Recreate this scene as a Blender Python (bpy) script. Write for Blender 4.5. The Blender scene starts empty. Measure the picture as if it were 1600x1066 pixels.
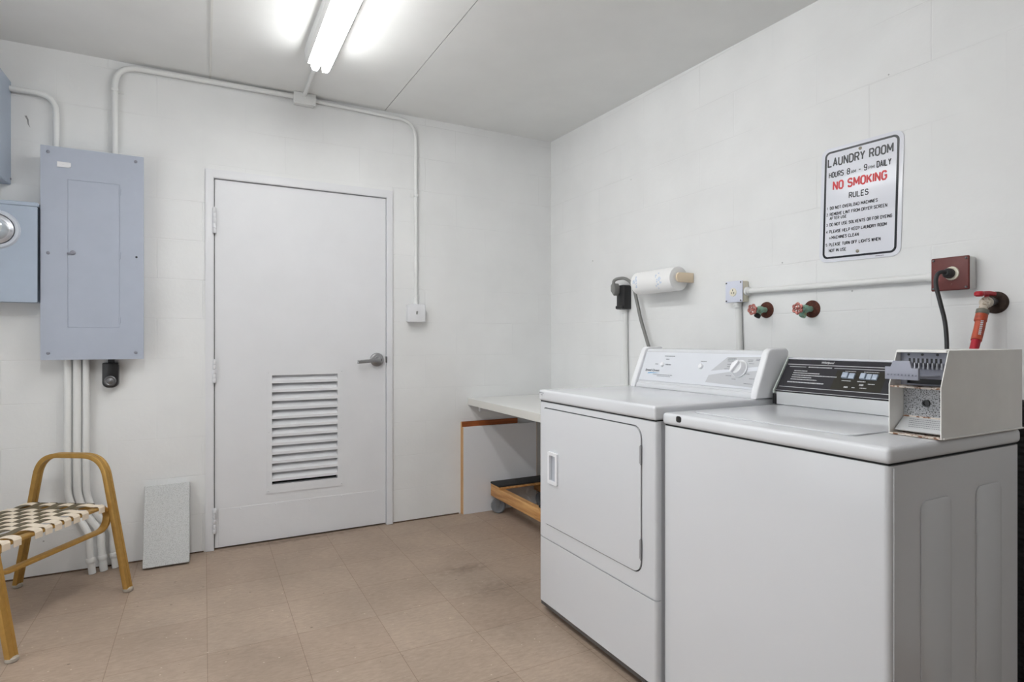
import bpy, bmesh, math, random
from mathutils import Vector, Matrix, Euler
random.seed(7)
SC = bpy.context.scene
COL = SC.collection
PI = math.pi

# ------------------------------------------------------------------ camera, light, exposure
F_PX = 909.47; YAW = 27.886; HOR = 531.83
cam_d = bpy.data.cameras.new('camera'); cam = bpy.data.objects.new('camera', cam_d); COL.objects.link(cam)
cam.location = (-2.1548, -3.4881, 1.1209)
cam.rotation_euler = (PI/2, 0, -math.radians(YAW))
cam_d.sensor_width = 36.0; cam_d.lens = F_PX/1600*36
cam_d.shift_y = -(533-HOR)/1600
cam_d.clip_start = 0.02
SC.camera = cam
SC.view_settings.view_transform = 'Standard'; SC.view_settings.look = 'None'
SC.view_settings.gamma = 1; SC.view_settings.use_curve_mapping = False
SC.view_settings.exposure = 0.06
W = bpy.data.worlds.new('world'); SC.world = W; W.use_nodes = True
W.node_tree.nodes['Background'].inputs[0].default_value = (0.01, 0.01, 0.01, 1)
TUBE = 30.0          # emission strength of the fluorescent tubes over the door side of the room
TUBE_FILL = 60.0        # emission of the unseen ceiling strip added to brighten the room
TUBE_COL = (1.0, 1.0, 0.99)
# added fill light at an invented doorway in the left wall (out of frame)
fill_d = bpy.data.lights.new('left_fill', 'AREA'); fill_d.shape = 'RECTANGLE'; fill_d.size = 1.9; fill_d.size_y = 2.1
fill_d.energy = 22.0; fill_d.color = (0.93, 0.97, 1.0)
fill_o = bpy.data.objects.new('left_fill', fill_d); COL.objects.link(fill_o)
fill_o.location = (-3.56, -1.85, 1.06); fill_o.rotation_euler = (0, -PI/2, 0)

# ------------------------------------------------------------------ materials
def lin(c):
    return tuple(((v/255)/12.92 if v/255 <= 0.04045 else ((v/255+0.055)/1.055)**2.4) for v in c)
MATS = {}
def mat(name, col, rough=0.5, metal=0.0, coat=0.0, noise=0.0, nscale=20, bump=0.0, bscale=60, emit=None, spec=0.5, dirt=None, alpha=None):
    """procedural principled material; col is albedo in sRGB 0-255"""
    if name in MATS: return MATS[name]
    m = bpy.data.materials.new(name); m.use_nodes = True; MATS[name] = m
    nt = m.node_tree; b = nt.nodes['Principled BSDF']; c = lin(col)
    b.inputs['Base Color'].default_value = (*c, 1); b.inputs['Roughness'].default_value = rough
    b.inputs['Metallic'].default_value = metal; b.inputs['Coat Weight'].default_value = coat
    b.inputs['Specular IOR Level'].default_value = spec
    tc = None
    def coord():
        nonlocal tc
        if tc is None: tc = nt.nodes.new('ShaderNodeNewGeometry')
        return tc.outputs['Position']
    if noise or dirt:
        n = nt.nodes.new('ShaderNodeTexNoise'); n.inputs['Scale'].default_value = nscale; n.inputs['Detail'].default_value = 6
        nt.links.new(coord(), n.inputs['Vector'])
        r = nt.nodes.new('ShaderNodeValToRGB'); nt.links.new(n.outputs['Fac'], r.inputs[0])
        if dirt:
            d, t = dirt; dc = lin(d)
            r.color_ramp.elements[0].position = t-0.04; r.color_ramp.elements[0].color = (*dc, 1)
            r.color_ramp.elements[1].position = t+0.04; r.color_ramp.elements[1].color = (*c, 1)
        else:
            r.color_ramp.elements[0].position = 0.3; r.color_ramp.elements[0].color = (*[v*(1-noise) for v in c], 1)
            r.color_ramp.elements[1].position = 0.7; r.color_ramp.elements[1].color = (*[min(1, v*(1+noise)) for v in c], 1)
        nt.links.new(r.outputs[0], b.inputs['Base Color'])
    if bump:
        n2 = nt.nodes.new('ShaderNodeTexNoise'); n2.inputs['Scale'].default_value = bscale; n2.inputs['Detail'].default_value = 5
        nt.links.new(coord(), n2.inputs['Vector'])
        bp = nt.nodes.new('ShaderNodeBump'); bp.inputs['Strength'].default_value = bump; bp.inputs['Distance'].default_value = 0.003
        nt.links.new(n2.outputs['Fac'], bp.inputs['Height']); nt.links.new(bp.outputs[0], b.inputs['Normal'])
    if emit:
        b.inputs['Emission Color'].default_value = (*emit[0], 1); b.inputs['Emission Strength'].default_value = emit[1]
    return m

def block_wall(name, axis, u_off, z_off, col=(232, 233, 233)):
    """painted concrete block: faint joints as relief, roller texture"""
    m = bpy.data.materials.new(name); m.use_nodes = True; nt = m.node_tree; b = nt.nodes['Principled BSDF']
    L = nt.links.new; N = nt.nodes.new
    g = N('ShaderNodeNewGeometry'); s = N('ShaderNodeSeparateXYZ'); L(g.outputs['Position'], s.inputs[0])
    c = N('ShaderNodeCombineXYZ')
    au = N('ShaderNodeMath'); au.operation = 'ADD'; au.inputs[1].default_value = u_off; L(s.outputs[axis], au.inputs[0])
    az = N('ShaderNodeMath'); az.operation = 'ADD'; az.inputs[1].default_value = z_off; L(s.outputs['Z'], az.inputs[0])
    # slight waviness of the joints
    L(au.outputs[0], c.inputs[0]); L(az.outputs[0], c.inputs[1])
    wn = N('ShaderNodeTexNoise'); wn.inputs['Scale'].default_value = 9; L(g.outputs['Position'], wn.inputs['Vector'])
    vm = N('ShaderNodeVectorMath'); vm.operation = 'MULTIPLY_ADD'; vm.inputs[1].default_value = (0.006,)*3
    L(wn.outputs['Color'], vm.inputs[0]); L(c.outputs[0], vm.inputs[2])
    br = N('ShaderNodeTexBrick'); br.offset = 0.5; br.inputs['Scale'].default_value = 1
    br.inputs['Brick Width'].default_value = 0.4125; br.inputs['Row Height'].default_value = 0.2062
    br.inputs['Mortar Size'].default_value = 0.003; br.inputs['Mortar Smooth'].default_value = 0.6; br.inputs['Bias'].default_value = 0
    L(vm.outputs[0], br.inputs['Vector'])
    # joints show only here and there under the paint
    pn = N('ShaderNodeTexNoise'); pn.inputs['Scale'].default_value = 1.7; pn.inputs['Detail'].default_value = 3; L(g.outputs['Position'], pn.inputs['Vector'])
    pr = N('ShaderNodeMapRange'); pr.inputs[1].default_value = 0.44; pr.inputs[2].default_value = 0.66; pr.inputs[3].default_value = 0.05; pr.inputs[4].default_value = 0.62; L(pn.outputs['Fac'], pr.inputs[0])
    mk = N('ShaderNodeMath'); mk.operation = 'MULTIPLY'; L(br.outputs['Fac'], mk.inputs[0]); L(pr.outputs[0], mk.inputs[1])
    mx = N('ShaderNodeMix'); mx.data_type = 'RGBA'
    cc = lin(col); mx.inputs['A'].default_value = (*cc, 1); mx.inputs['B'].default_value = (*[v*0.8 for v in cc], 1)
    sc_ = N('ShaderNodeMath'); sc_.operation = 'MULTIPLY'; sc_.inputs[1].default_value = 0.4; L(mk.outputs[0], sc_.inputs[0]); L(sc_.outputs[0], mx.inputs['Factor'])
    # paint patchiness and a few specks
    n3 = N('ShaderNodeTexNoise'); n3.inputs['Scale'].default_value = 3.5; n3.inputs['Detail'].default_value = 4; L(g.outputs['Position'], n3.inputs['Vector'])
    mr3 = N('ShaderNodeMapRange'); mr3.inputs[1].default_value = 0.3; mr3.inputs[2].default_value = 0.7; mr3.inputs[3].default_value = 0.96; mr3.inputs[4].default_value = 1.02; L(n3.outputs['Fac'], mr3.inputs[0])
    vs = N('ShaderNodeVectorMath'); vs.operation = 'SCALE'; L(mx.outputs['Result'], vs.inputs[0]); L(mr3.outputs[0], vs.inputs['Scale'])
    vo = N('ShaderNodeTexVoronoi'); vo.inputs['Scale'].default_value = 4.2; L(g.outputs['Position'], vo.inputs['Vector'])
    lt = N('ShaderNodeMath'); lt.operation = 'LESS_THAN'; lt.inputs[1].default_value = 0.018; L(vo.outputs['Distance'], lt.inputs[0])
    m2 = N('ShaderNodeMix'); m2.data_type = 'RGBA'; m2.inputs['B'].default_value = (*[v*0.55 for v in cc], 1)
    L(lt.outputs[0], m2.inputs['Factor']); L(vs.outputs[0], m2.inputs['A']); L(m2.outputs['Result'], b.inputs['Base Color'])
    # relief
    n4 = N('ShaderNodeTexNoise'); n4.inputs['Scale'].default_value = 55; n4.inputs['Detail'].default_value = 6; L(g.outputs['Position'], n4.inputs['Vector'])
    h = N('ShaderNodeMath'); h.operation = 'MULTIPLY_ADD'; h.inputs[1].default_value = -1.3; L(mk.outputs[0], h.inputs[0])
    hs = N('ShaderNodeMath'); hs.operation = 'MULTIPLY'; hs.inputs[1].default_value = 0.35; L(n4.outputs['Fac'], hs.inputs[0]); L(hs.outputs[0], h.inputs[2])
    bp = N('ShaderNodeBump'); bp.inputs['Strength'].default_value = 0.5; bp.inputs['Distance'].default_value = 0.003
    L(h.outputs[0], bp.inputs['Height']); L(bp.outputs[0], b.inputs['Normal'])
    b.inputs['Roughness'].default_value = 0.6; b.inputs['Specular IOR Level'].default_value = 0.3
    return m

def floor_mat():
    m = bpy.data.materials.new('vinyl_tile'); m.use_nodes = True; nt = m.node_tree; b = nt.nodes['Principled BSDF']
    L = nt.links.new; N = nt.nodes.new
    g = N('ShaderNodeNewGeometry')
    mp = N('ShaderNodeMapping'); mp.inputs['Location'].default_value = (0.922+0.3055*12, 0.528+0.3075*20, 0); L(g.outputs['Position'], mp.inputs['Vector'])
    br = N('ShaderNodeTexBrick'); br.offset = 0.0; br.inputs['Scale'].default_value = 1
    br.inputs['Brick Width'].default_value = 0.3055; br.inputs['Row Height'].default_value = 0.3075
    br.inputs['Mortar Size'].default_value = 0.0011; br.inputs['Mortar Smooth'].default_value = 0.1; br.inputs['Bias'].default_value = 0
    a = lin((165, 147, 131)); c = lin((160, 141, 125)); L(mp.outputs[0], br.inputs['Vector'])
    br.inputs['Color1'].default_value = (*a, 1); br.inputs['Color2'].default_value = (*c, 1); br.inputs['Mortar'].default_value = (*lin((132, 112, 98)), 1)
    # marbled flecks: stretched noise
    st = N('ShaderNodeMapping'); st.inputs['Scale'].default_value = (1, 3.2, 1); st.inputs['Rotation'].default_value = (0, 0, 0.5); L(g.outputs['Position'], st.inputs['Vector'])
    n1 = N('ShaderNodeTexNoise'); n1.inputs['Scale'].default_value = 28; n1.inputs['Detail'].default_value = 8; n1.inputs['Roughness'].default_value = 0.7; L(st.outputs[0], n1.inputs['Vector'])
    r1 = N('ShaderNodeMapRange'); r1.inputs[1].default_value = 0.3; r1.inputs[2].default_value = 0.72; r1.inputs[3].default_value = 0.84; r1.inputs[4].default_value = 1.17; L(n1.outputs['Fac'], r1.inputs[0])
    v1 = N('ShaderNodeVectorMath'); v1.operation = 'SCALE'; L(br.outputs['Color'], v1.inputs[0]); L(r1.outputs[0], v1.inputs['Scale'])
    # worn and soiled patches
    n2 = N('ShaderNodeTexNoise'); n2.inputs['Scale'].default_value = 2.6; n2.inputs['Detail'].default_value = 7; L(g.outputs['Position'], n2.inputs['Vector'])
    r2 = N('ShaderNodeMapRange'); r2.inputs[1].default_value = 0.35; r2.inputs[2].default_value = 0.68; r2.inputs[3].default_value = 1.06; r2.inputs[4].default_value = 0.86; L(n2.outputs['Fac'], r2.inputs[0])
    v2 = N('ShaderNodeVectorMath'); v2.operation = 'SCALE'; L(v1.outputs[0], v2.inputs[0]); L(r2.outputs[0], v2.inputs['Scale'])
    prev = v2.outputs[0]
    # light chips and dark spots
    for scale, thr, colr, seed in ((16, 0.06, (222, 205, 188), 0.0), (24, 0.05, (205, 182, 165), 3.0), (7, 0.045, (72, 58, 50), 9.0), (11, 0.04, (95, 76, 66), 5.0)):
        mo = N('ShaderNodeMapping'); mo.inputs['Location'].default_value = (seed, seed*0.7, 0); mo.inputs['Scale'].default_value = (1, 1.6, 1); L(g.outputs['Position'], mo.inputs['Vector'])
        vo = N('ShaderNodeTexVoronoi'); vo.inputs['Scale'].default_value = scale; L(mo.outputs[0], vo.inputs['Vector'])
        lt = N('ShaderNodeMapRange'); lt.inputs[1].default_value = thr*0.6; lt.inputs[2].default_value = thr; lt.inputs[3].default_value = 0.75; lt.inputs[4].default_value = 0; L(vo.outputs['Distance'], lt.inputs[0])
        mx = N('ShaderNodeMix'); mx.data_type = 'RGBA'; L(lt.outputs[0], mx.inputs['Factor']); L(prev, mx.inputs['A']); mx.inputs['B'].default_value = (*lin(colr), 1)
        prev = mx.outputs['Result']
    # two grimy stains in front of the counter and dirt along the door sill
    for (cx, cy, rx, ry, k) in ((-1.02, -0.86, 0.16, 0.07, 0.55), (-0.98, -1.12, 0.22, 0.12, 0.35), (-1.7, -0.03, 0.6, 0.035, 0.6), (-1.06, -1.45, 0.25, 0.2, 0.2)):
        mo = N('ShaderNodeMapping'); mo.vector_type = 'TEXTURE'; mo.inputs['Location'].default_value = (cx, cy, 0); mo.inputs['Scale'].default_value = (rx, ry, 1); L(g.outputs['Position'], mo.inputs['Vector'])
        ln = N('ShaderNodeVectorMath'); ln.operation = 'LENGTH'; L(mo.outputs[0], ln.inputs[0])
        n5 = N('ShaderNodeTexNoise'); n5.inputs['Scale'].default_value = 30; n5.inputs['Detail'].default_value = 6; L(g.outputs['Position'], n5.inputs['Vector'])
        ad = N('ShaderNodeMath'); ad.operation = 'MULTIPLY_ADD'; ad.inputs[1].default_value = 2.2; L(n5.outputs['Fac'], ad.inputs[0]); L(ln.outputs['Value'], ad.inputs[2])
        mr = N('ShaderNodeMapRange'); mr.inputs[1].default_value = 1.0; mr.inputs[2].default_value = 2.0; mr.inputs[3].default_value = k; mr.inputs[4].default_value = 0; L(ad.outputs[0], mr.inputs[0])
        mx = N('ShaderNodeMix'); mx.data_type = 'RGBA'; L(mr.outputs[0], mx.inputs['Factor']); L(prev, mx.inputs['A']); mx.inputs['B'].default_value = (*lin((92, 76, 68)), 1)
        prev = mx.outputs['Result']
    L(prev, b.inputs['Base Color'])
    b.inputs['Roughness'].default_value = 0.5; b.inputs['Specular IOR Level'].default_value = 0.35
    bp = N('ShaderNodeBump'); bp.inputs['Strength'].default_value = 0.25; bp.inputs['Distance'].default_value = 0.002
    ib = N('ShaderNodeMath'); ib.operation = 'MULTIPLY_ADD'; ib.inputs[1].default_value = -1; L(br.outputs['Fac'], ib.inputs[0]); L(n1.outputs['Fac'], ib.inputs[2])
    L(ib.outputs[0], bp.inputs['Height']); L(bp.outputs[0], b.inputs['Normal'])
    return m

def wood_mat(name, c1, c2, axis='Y', scale=18, rough=0.55):
    m = bpy.data.materials.new(name); m.use_nodes = True; nt = m.node_tree; b = nt.nodes['Principled BSDF']
    L = nt.links.new; N = nt.nodes.new
    g = N('ShaderNodeNewGeometry'); mp = N('ShaderNodeMapping'); s = {'X': (0.08, 1, 1), 'Y': (1, 0.08, 1), 'Z': (1, 1, 0.08)}[axis]
    mp.inputs['Scale'].default_value = s; L(g.outputs['Position'], mp.inputs['Vector'])
    n = N('ShaderNodeTexNoise'); n.inputs['Scale'].default_value = scale*3; n.inputs['Detail'].default_value = 7; n.inputs['Distortion'].default_value = 0.6; L(mp.outputs[0], n.inputs['Vector'])
    r = N('ShaderNodeValToRGB'); r.color_ramp.elements[0].position = 0.33; r.color_ramp.elements[0].color = (*lin(c1), 1)
    r.color_ramp.elements[1].position = 0.66; r.color_ramp.elements[1].color = (*lin(c2), 1)
    L(n.outputs['Fac'], r.inputs[0]); L(r.outputs[0], b.inputs['Base Color']); b.inputs['Roughness'].default_value = rough
    bp = N('ShaderNodeBump'); bp.inputs['Strength'].default_value = 0.3; bp.inputs['Distance'].default_value = 0.002; L(n.outputs['Fac'], bp.inputs['Height']); L(bp.outputs[0], b.inputs['Normal'])
    return m

M_paint = mat('white_paint', (226, 227, 230), 0.42, noise=0.015, nscale=6, bump=0.12, bscale=40)
M_conduit = mat('painted_conduit', (228, 229, 228), 0.45, bump=0.1, bscale=80)
M_ceil = mat('ceiling_panel', (230, 231, 230), 0.6, noise=0.02, nscale=5, bump=0.08, bscale=90)
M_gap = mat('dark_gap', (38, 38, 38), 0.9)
M_panel = mat('grey_blue_enamel', (170, 177, 191), 0.5, noise=0.02, nscale=14)
M_panel2 = mat('grey_blue_enamel_cabinet', (166, 178, 194), 0.45, noise=0.03, nscale=10)
M_steel = mat('brushed_steel', (168, 168, 170), 0.35, metal=0.9)
M_dsteel = mat('dull_steel', (120, 120, 122), 0.45, metal=0.8)
M_enamel = mat('white_enamel', (214, 216, 220), 0.22, coat=0.3)
M_enamel_w = mat('white_enamel_washer', (218, 220, 224), 0.24, coat=0.3)
M_plastic = mat('white_plastic', (232, 233, 236), 0.35)
M_black = mat('black_plastic', (26, 26, 28), 0.4)
M_rubber = mat('black_rubber', (36, 36, 37), 0.75, noise=0.2, nscale=60)
M_console = mat('grey_console_face', (216, 219, 225), 0.35)
M_cgrey = mat('grey_console_print', (190, 192, 196), 0.35)
M_print = mat('grey_lettering', (105, 108, 114), 0.5)
M_blue = mat('blue_print', (95, 160, 205), 0.5)
M_wpanel = mat('charcoal_console_face', (44, 43, 48), 0.5, spec=0.2)
M_wprint = mat('pale_lettering', (205, 205, 208), 0.5)
M_signw = mat('sign_face', (228, 230, 238), 0.22)
M_signk = mat('sign_black', (20, 23, 32), 0.3, spec=0.4)
M_signr = mat('sign_red', (196, 34, 44), 0.35)
M_tan = mat('tan_plastic', (224, 206, 180), 0.5)
M_paper = mat('towel_paper', (243, 243, 243), 0.9, bump=0.3, bscale=300)
M_paperb = mat('towel_print', (205, 216, 232), 0.9)
M_card = mat('cardboard', (196, 180, 158), 0.85)
M_offw = mat('ivory_plastic', (232, 226, 208), 0.4)
M_bluew = mat('blue_white_plate', (214, 218, 232), 0.45, bump=0.2, bscale=90)
M_redbox = mat('brick_red_paint', (100, 40, 36), 0.5, dirt=((150, 130, 118), 0.27), nscale=45, bump=0.2, bscale=120)
M_rust = mat('rusty_flange', (84, 44, 32), 0.75, metal=0.2, noise=0.45, nscale=90, bump=0.4, bscale=200)
M_brust = mat('brown_flange', (62, 46, 38), 0.75, noise=0.25, nscale=90, bump=0.3, bscale=200)
M_verd = mat('verdigris_brass', (142, 184, 166), 0.6, dirt=((150, 150, 110), 0.42), nscale=110, bump=0.3, bscale=200)
M_wheelred = mat('worn_red_handle', (186, 122, 114), 0.4, metal=0.4, dirt=((122, 58, 48), 0.45), nscale=160)
M_red = mat('red_handle', (178, 30, 44), 0.45)
M_hose = mat('orange_red_hose', (178, 74, 44), 0.5, dirt=((150, 60, 40), 0.4), nscale=50)
M_hosered = mat('red_hose', (176, 28, 48), 0.5)
M_cordg = mat('grey_cord', (128, 128, 126), 0.5)
M_cordk = mat('black_cord', (48, 49, 51), 0.5)
M_gold = mat('gold_anodised_metal', (184, 144, 76), 0.36, metal=0.5, noise=0.08, nscale=50, bump=0.1, bscale=150)
M_cream = mat('cream_webbing', (230, 216, 196), 0.6)
M_olive = mat('olive_webbing', (98, 88, 66), 0.6)
M_foot = mat('grey_foot_cap', (170, 162, 150), 0.6)
M_conc = mat('speckled_concrete', (210, 212, 212), 0.9, dirt=((186, 188, 188), 0.46), nscale=300, bump=0.5, bscale=220)
M_melam = mat('white_melamine', (228, 229, 232), 0.4)
M_counter = mat('counter_laminate', (226, 226, 224), 0.38, bump=0.04, bscale=60)
M_casterg = mat('grey_caster_rubber', (112, 114, 118), 0.6)
M_glass = mat('meter_glass', (205, 210, 212), 0.08, coat=0.8, metal=0.25)
M_zinc = mat('zinc_plate', (206, 208, 214), 0.35, metal=0.75)
M_zincd = mat('grey_plate', (140, 142, 152), 0.5, metal=0.4)
M_cream_en = mat('aged_enamel', (244, 243, 240), 0.45, noise=0.03, nscale=12)
M_rustrim = mat('rust_stained_enamel', (222, 212, 202), 0.7, dirt=((136, 98, 74), 0.46), nscale=110, bump=0.3, bscale=200)
M_speck = mat('speckled_sticker', (202, 204, 206), 0.6)
M_woodp = wood_mat('pine', (176, 122, 68), (214, 166, 108), 'Y')
M_woodo = wood_mat('orange_board', (128, 66, 26), (160, 88, 42), 'X')
M_edge = wood_mat('tan_edge', (196, 156, 110), (214, 178, 134), 'Z')
M_tube_fill = mat('fill_tube', (240, 240, 240), 0.4, emit=(TUBE_COL, TUBE_FILL))
M_tube = mat('fluorescent_tube', (240, 240, 240), 0.4, emit=(TUBE_COL, TUBE))
M_backw = block_wall('painted_block_back', 'X', 0.716+0.206*0+0.4125*20, 0.0015+0.2062*0)
M_rightw = block_wall('painted_block_right', 'Y', 0.15+0.4125*30, 0.0015)
M_wall = block_wall('painted_block_other', 'Y', 0.0+0.4125*30, 0.0)
M_floor = floor_mat()

# ------------------------------------------------------------------ object helpers
def props(o, label=None, cat=None, group=None, kind=None):
    if label: o['label'] = label
    if cat: o['category'] = cat
    if group: o['group'] = group
    if kind: o['kind'] = kind
    return o
WL = {}
def thing(name, label, cat, loc, group=None):
    o = bpy.data.objects.new(name, None); COL.objects.link(o); o.location = loc; o.empty_display_size = 0.05
    WL[o] = Vector(loc)
    return props(o, label, cat, group)
def obj(name, bm, m, parent=None, loc=None, smooth=True, label=None, kind=None):
    """bm is in world coordinates; origin goes to loc (or to the parent's origin)"""
    if parent is not None: base = WL[parent]
    else: base = Vector(loc) if loc is not None else Vector((0, 0, 0))
    bmesh.ops.recalc_face_normals(bm, faces=bm.faces)
    bmesh.ops.translate(bm, verts=bm.verts, vec=-base)
    me = bpy.data.meshes.new(name); bm.to_mesh(me); bm.free()
    ms = m if isinstance(m, (list, tuple)) else [m]
    for x in ms: me.materials.append(x)
    if smooth:
        me.set_sharp_from_angle(angle=math.radians(35))
        for p in me.polygons: p.use_smooth = True
    o = bpy.data.objects.new(name, me); COL.objects.link(o)
    if parent is not None: o.parent = parent
    else: o.location = base
    WL[o] = Vector(base)
    return props(o, label, kind=kind)
NB = bmesh.new
def box(bm, x0, x1, y0, y1, z0, z1, bev=0.0, seg=2, mi=0, edges='all'):
    n0 = len(bm.faces)
    vs = [bm.verts.new((x, y, z)) for x in (x0, x1) for y in (y0, y1) for z in (z0, z1)]
    fs = [(0, 1, 3, 2), (4, 6, 7, 5), (0, 4, 5, 1), (2, 3, 7, 6), (0, 2, 6, 4), (1, 5, 7, 3)]
    F = [bm.faces.new([vs[i] for i in f]) for f in fs]
    for f in F: f.material_index = mi
    bmesh.ops.recalc_face_normals(bm, faces=F)
    if bev > 0:
        E = set(e for f in F for e in f.edges)
        if edges == 'vert': E = [e for e in E if abs(e.verts[0].co.z-e.verts[1].co.z) > 1e-6]
        r = bmesh.ops.bevel(bm, geom=list(E), offset=bev, segments=seg, affect='EDGES', profile=0.5)
        for f in r['faces']: f.material_index = mi
    return bm
def prism(bm, pts, axis, a, b, bev=0.0, seg=2, mi=0):
    """extrude polygon pts (2d) along axis between a and b. axis 'x': pts are (y,z); 'y': (x,z); 'z': (x,y)"""
    def P(p, t):
        return {'x': (t, p[0], p[1]), 'y': (p[0], t, p[1]), 'z': (p[0], p[1], t)}[axis]
    A = [bm.verts.new(P(p, a)) for p in pts]; B = [bm.verts.new(P(p, b)) for p in pts]
    F = [bm.faces.new(A), bm.faces.new(B[::-1])]
    n = len(pts)
    for i in range(n): F.append(bm.faces.new([A[i], B[i], B[(i+1) % n], A[(i+1) % n]]))
    for f in F: f.material_index = mi
    bmesh.ops.recalc_face_normals(bm, faces=F)
    if bev > 0:
        E = set(e for f in F[:2] for e in f.edges)
        bmesh.ops.bevel(bm, geom=list(E), offset=bev, segments=seg, affect='EDGES', profile=0.5)
    return bm
def rrect(u0, u1, v0, v1, r, n=6):
    """rounded rectangle; r one radius or four (u1v1, u0v1, u0v0, u1v0)"""
    rs = r if isinstance(r, (list, tuple)) else (r,)*4
    out = []
    for (cx, cy, a0, q) in ((u1, v1, 0, rs[0]), (u0, v1, 90, rs[1]), (u0, v0, 180, rs[2]), (u1, v0, 270, rs[3])):
        sx = -1 if cx == max(u0, u1) else 1; sy = -1 if cy == max(v0, v1) else 1
        ccx, ccy = cx+sx*q, cy+sy*q
        for k in range(n+1):
            a = math.radians(a0+90*k/n)
            out.append((ccx+q*math.cos(a), ccy+q*math.sin(a)))
    return out
def holed(bm, outer, inner, axis, a, b, mi=0):
    """plate with a hole"""
    def P(p, t):
        return {'x': (t, p[0], p[1]), 'y': (p[0], t, p[1]), 'z': (p[0], p[1], t)}[axis]
    rings = []
    for t in (a, b):
        row = []
        es = []
        for loop in ((outer,)+tuple(inner)):
            vs = [bm.verts.new(P(p, t)) for p in loop]
            es += [bm.edges.new((vs[i], vs[(i+1) % len(vs)])) for i in range(len(vs))]
            row.append(vs)
        r = bmesh.ops.triangle_fill(bm, use_beauty=True, use_dissolve=False, edges=es)
        for f in r['geom']:
            if isinstance(f, bmesh.types.BMFace): f.material_index = mi
        rings.append(row)
    for A, B in zip(*rings):
        n = len(A)
        for i in range(n):
            f = bm.faces.new([A[i], B[i], B[(i+1) % n], A[(i+1) % n]]); f.material_index = mi
    return bm
def frame_at(d):
    d = Vector(d).normalized(); up = Vector((0, 0, 1)) if abs(d.z) < 0.9 else Vector((0, 1, 0))
    u = d.cross(up).normalized(); v = d.cross(u).normalized(); return u, v
def catmull(pts, k=6):
    pts = [Vector(p) for p in pts]; out = []
    for i in range(len(pts)-1):
        p0 = pts[max(i-1, 0)]; p1 = pts[i]; p2 = pts[i+1]; p3 = pts[min(i+2, len(pts)-1)]
        for j in range(k):
            t = j/k
            out.append(0.5*((2*p1)+(-p0+p2)*t+(2*p0-5*p1+4*p2-p3)*t*t+(-p0+3*p1-3*p2+p3)*t**3))
    out.append(pts[-1]); return out
def bend(pts, r=0.05, k=6):
    """polyline with rounded corners"""
    pts = [Vector(p) for p in pts]; out = [pts[0]]
    for i in range(1, len(pts)-1):
        a = (pts[i-1]-pts[i]); b = (pts[i+1]-pts[i]); rr = min(r, a.length*0.49, b.length*0.49)
        A = pts[i]+a.normalized()*rr; B = pts[i]+b.normalized()*rr
        for j in range(k+1):
            t = j/k; out.append(A*(1-t)**2+pts[i]*2*t*(1-t)+B*t*t)
    out.append(pts[-1]); return out
def sweep(bm, path, prof, up=None, closed=False, mi=0, caps=True):
    """sweep a profile (list of (u,v)) along a path; up fixes the profile's v direction"""
    path = [Vector(p) for p in path]; n = len(path); rings = []
    prev = None
    for i, p in enumerate(path):
        if closed: d = (path[(i+1) % n]-path[i-1])
        else: d = path[min(i+1, n-1)]-path[max(i-1, 0)]
        d.normalize()
        if up is not None:
            v = Vector(up); v = (v-d*v.dot(d)).normalized(); u = d.cross(v).normalized()
        elif prev is None:
            u, v = frame_at(d)
        else:
            u = (prev-d*prev.dot(d)).normalized(); v = d.cross(u).normalized()
        prev = u
        rings.append([bm.verts.new(p+u*a+v*b) for a, b in prof])
    m = len(prof)
    rng = range(n) if closed else range(n-1)
    for i in rng:
        A = rings[i]; B = rings[(i+1) % n]
        for j in range(m):
            f = bm.faces.new([A[j], A[(j+1) % m], B[(j+1) % m], B[j]]); f.material_index = mi
    if caps and not closed:
        f = bm.faces.new(rings[0][::-1]); f.material_index = mi; f = bm.faces.new(rings[-1]); f.material_index = mi
    return bm
def circ(r, n=12): return [(r*math.cos(2*PI*i/n), r*math.sin(2*PI*i/n)) for i in range(n)]
def tube(bm, path, r, n=12, mi=0, closed=False): return sweep(bm, path, circ(r, n), mi=mi, closed=closed)
def lathe(bm, o, d, prof, n=24, mi=0):
    """prof: (distance along d, radius)"""
    o = Vector(o); d = Vector(d).normalized(); u, v = frame_at(d); rings = []
    for (t, r) in prof:
        if r < 1e-6: rings.append([bm.verts.new(o+d*t)])
        else: rings.append([bm.verts.new(o+d*t+u*(r*math.cos(2*PI*i/n))+v*(r*math.sin(2*PI*i/n))) for i in range(n)])
    for A, B in zip(rings, rings[1:]):
        if len(A) == 1 and len(B) == 1: continue
        for i in range(n):
            j = (i+1) % n
            if len(A) == 1: f = bm.faces.new([A[0], B[i], B[j]])
            elif len(B) == 1: f = bm.faces.new([A[i], B[0], A[j]])
            else: f = bm.faces.new([A[i], B[i], B[j], A[j]])
            f.material_index = mi
    for R_ in (rings[0], rings[-1]):
        if len(R_) > 1: f = bm.faces.new(R_); f.material_index = mi
    return bm
def screw(bm, c, d, r=0.006, mi=0): return lathe(bm, c, d, [(0, r), (0.002, r), (0.0035, r*0.6), (0.0036, 0)], 10, mi)

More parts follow.
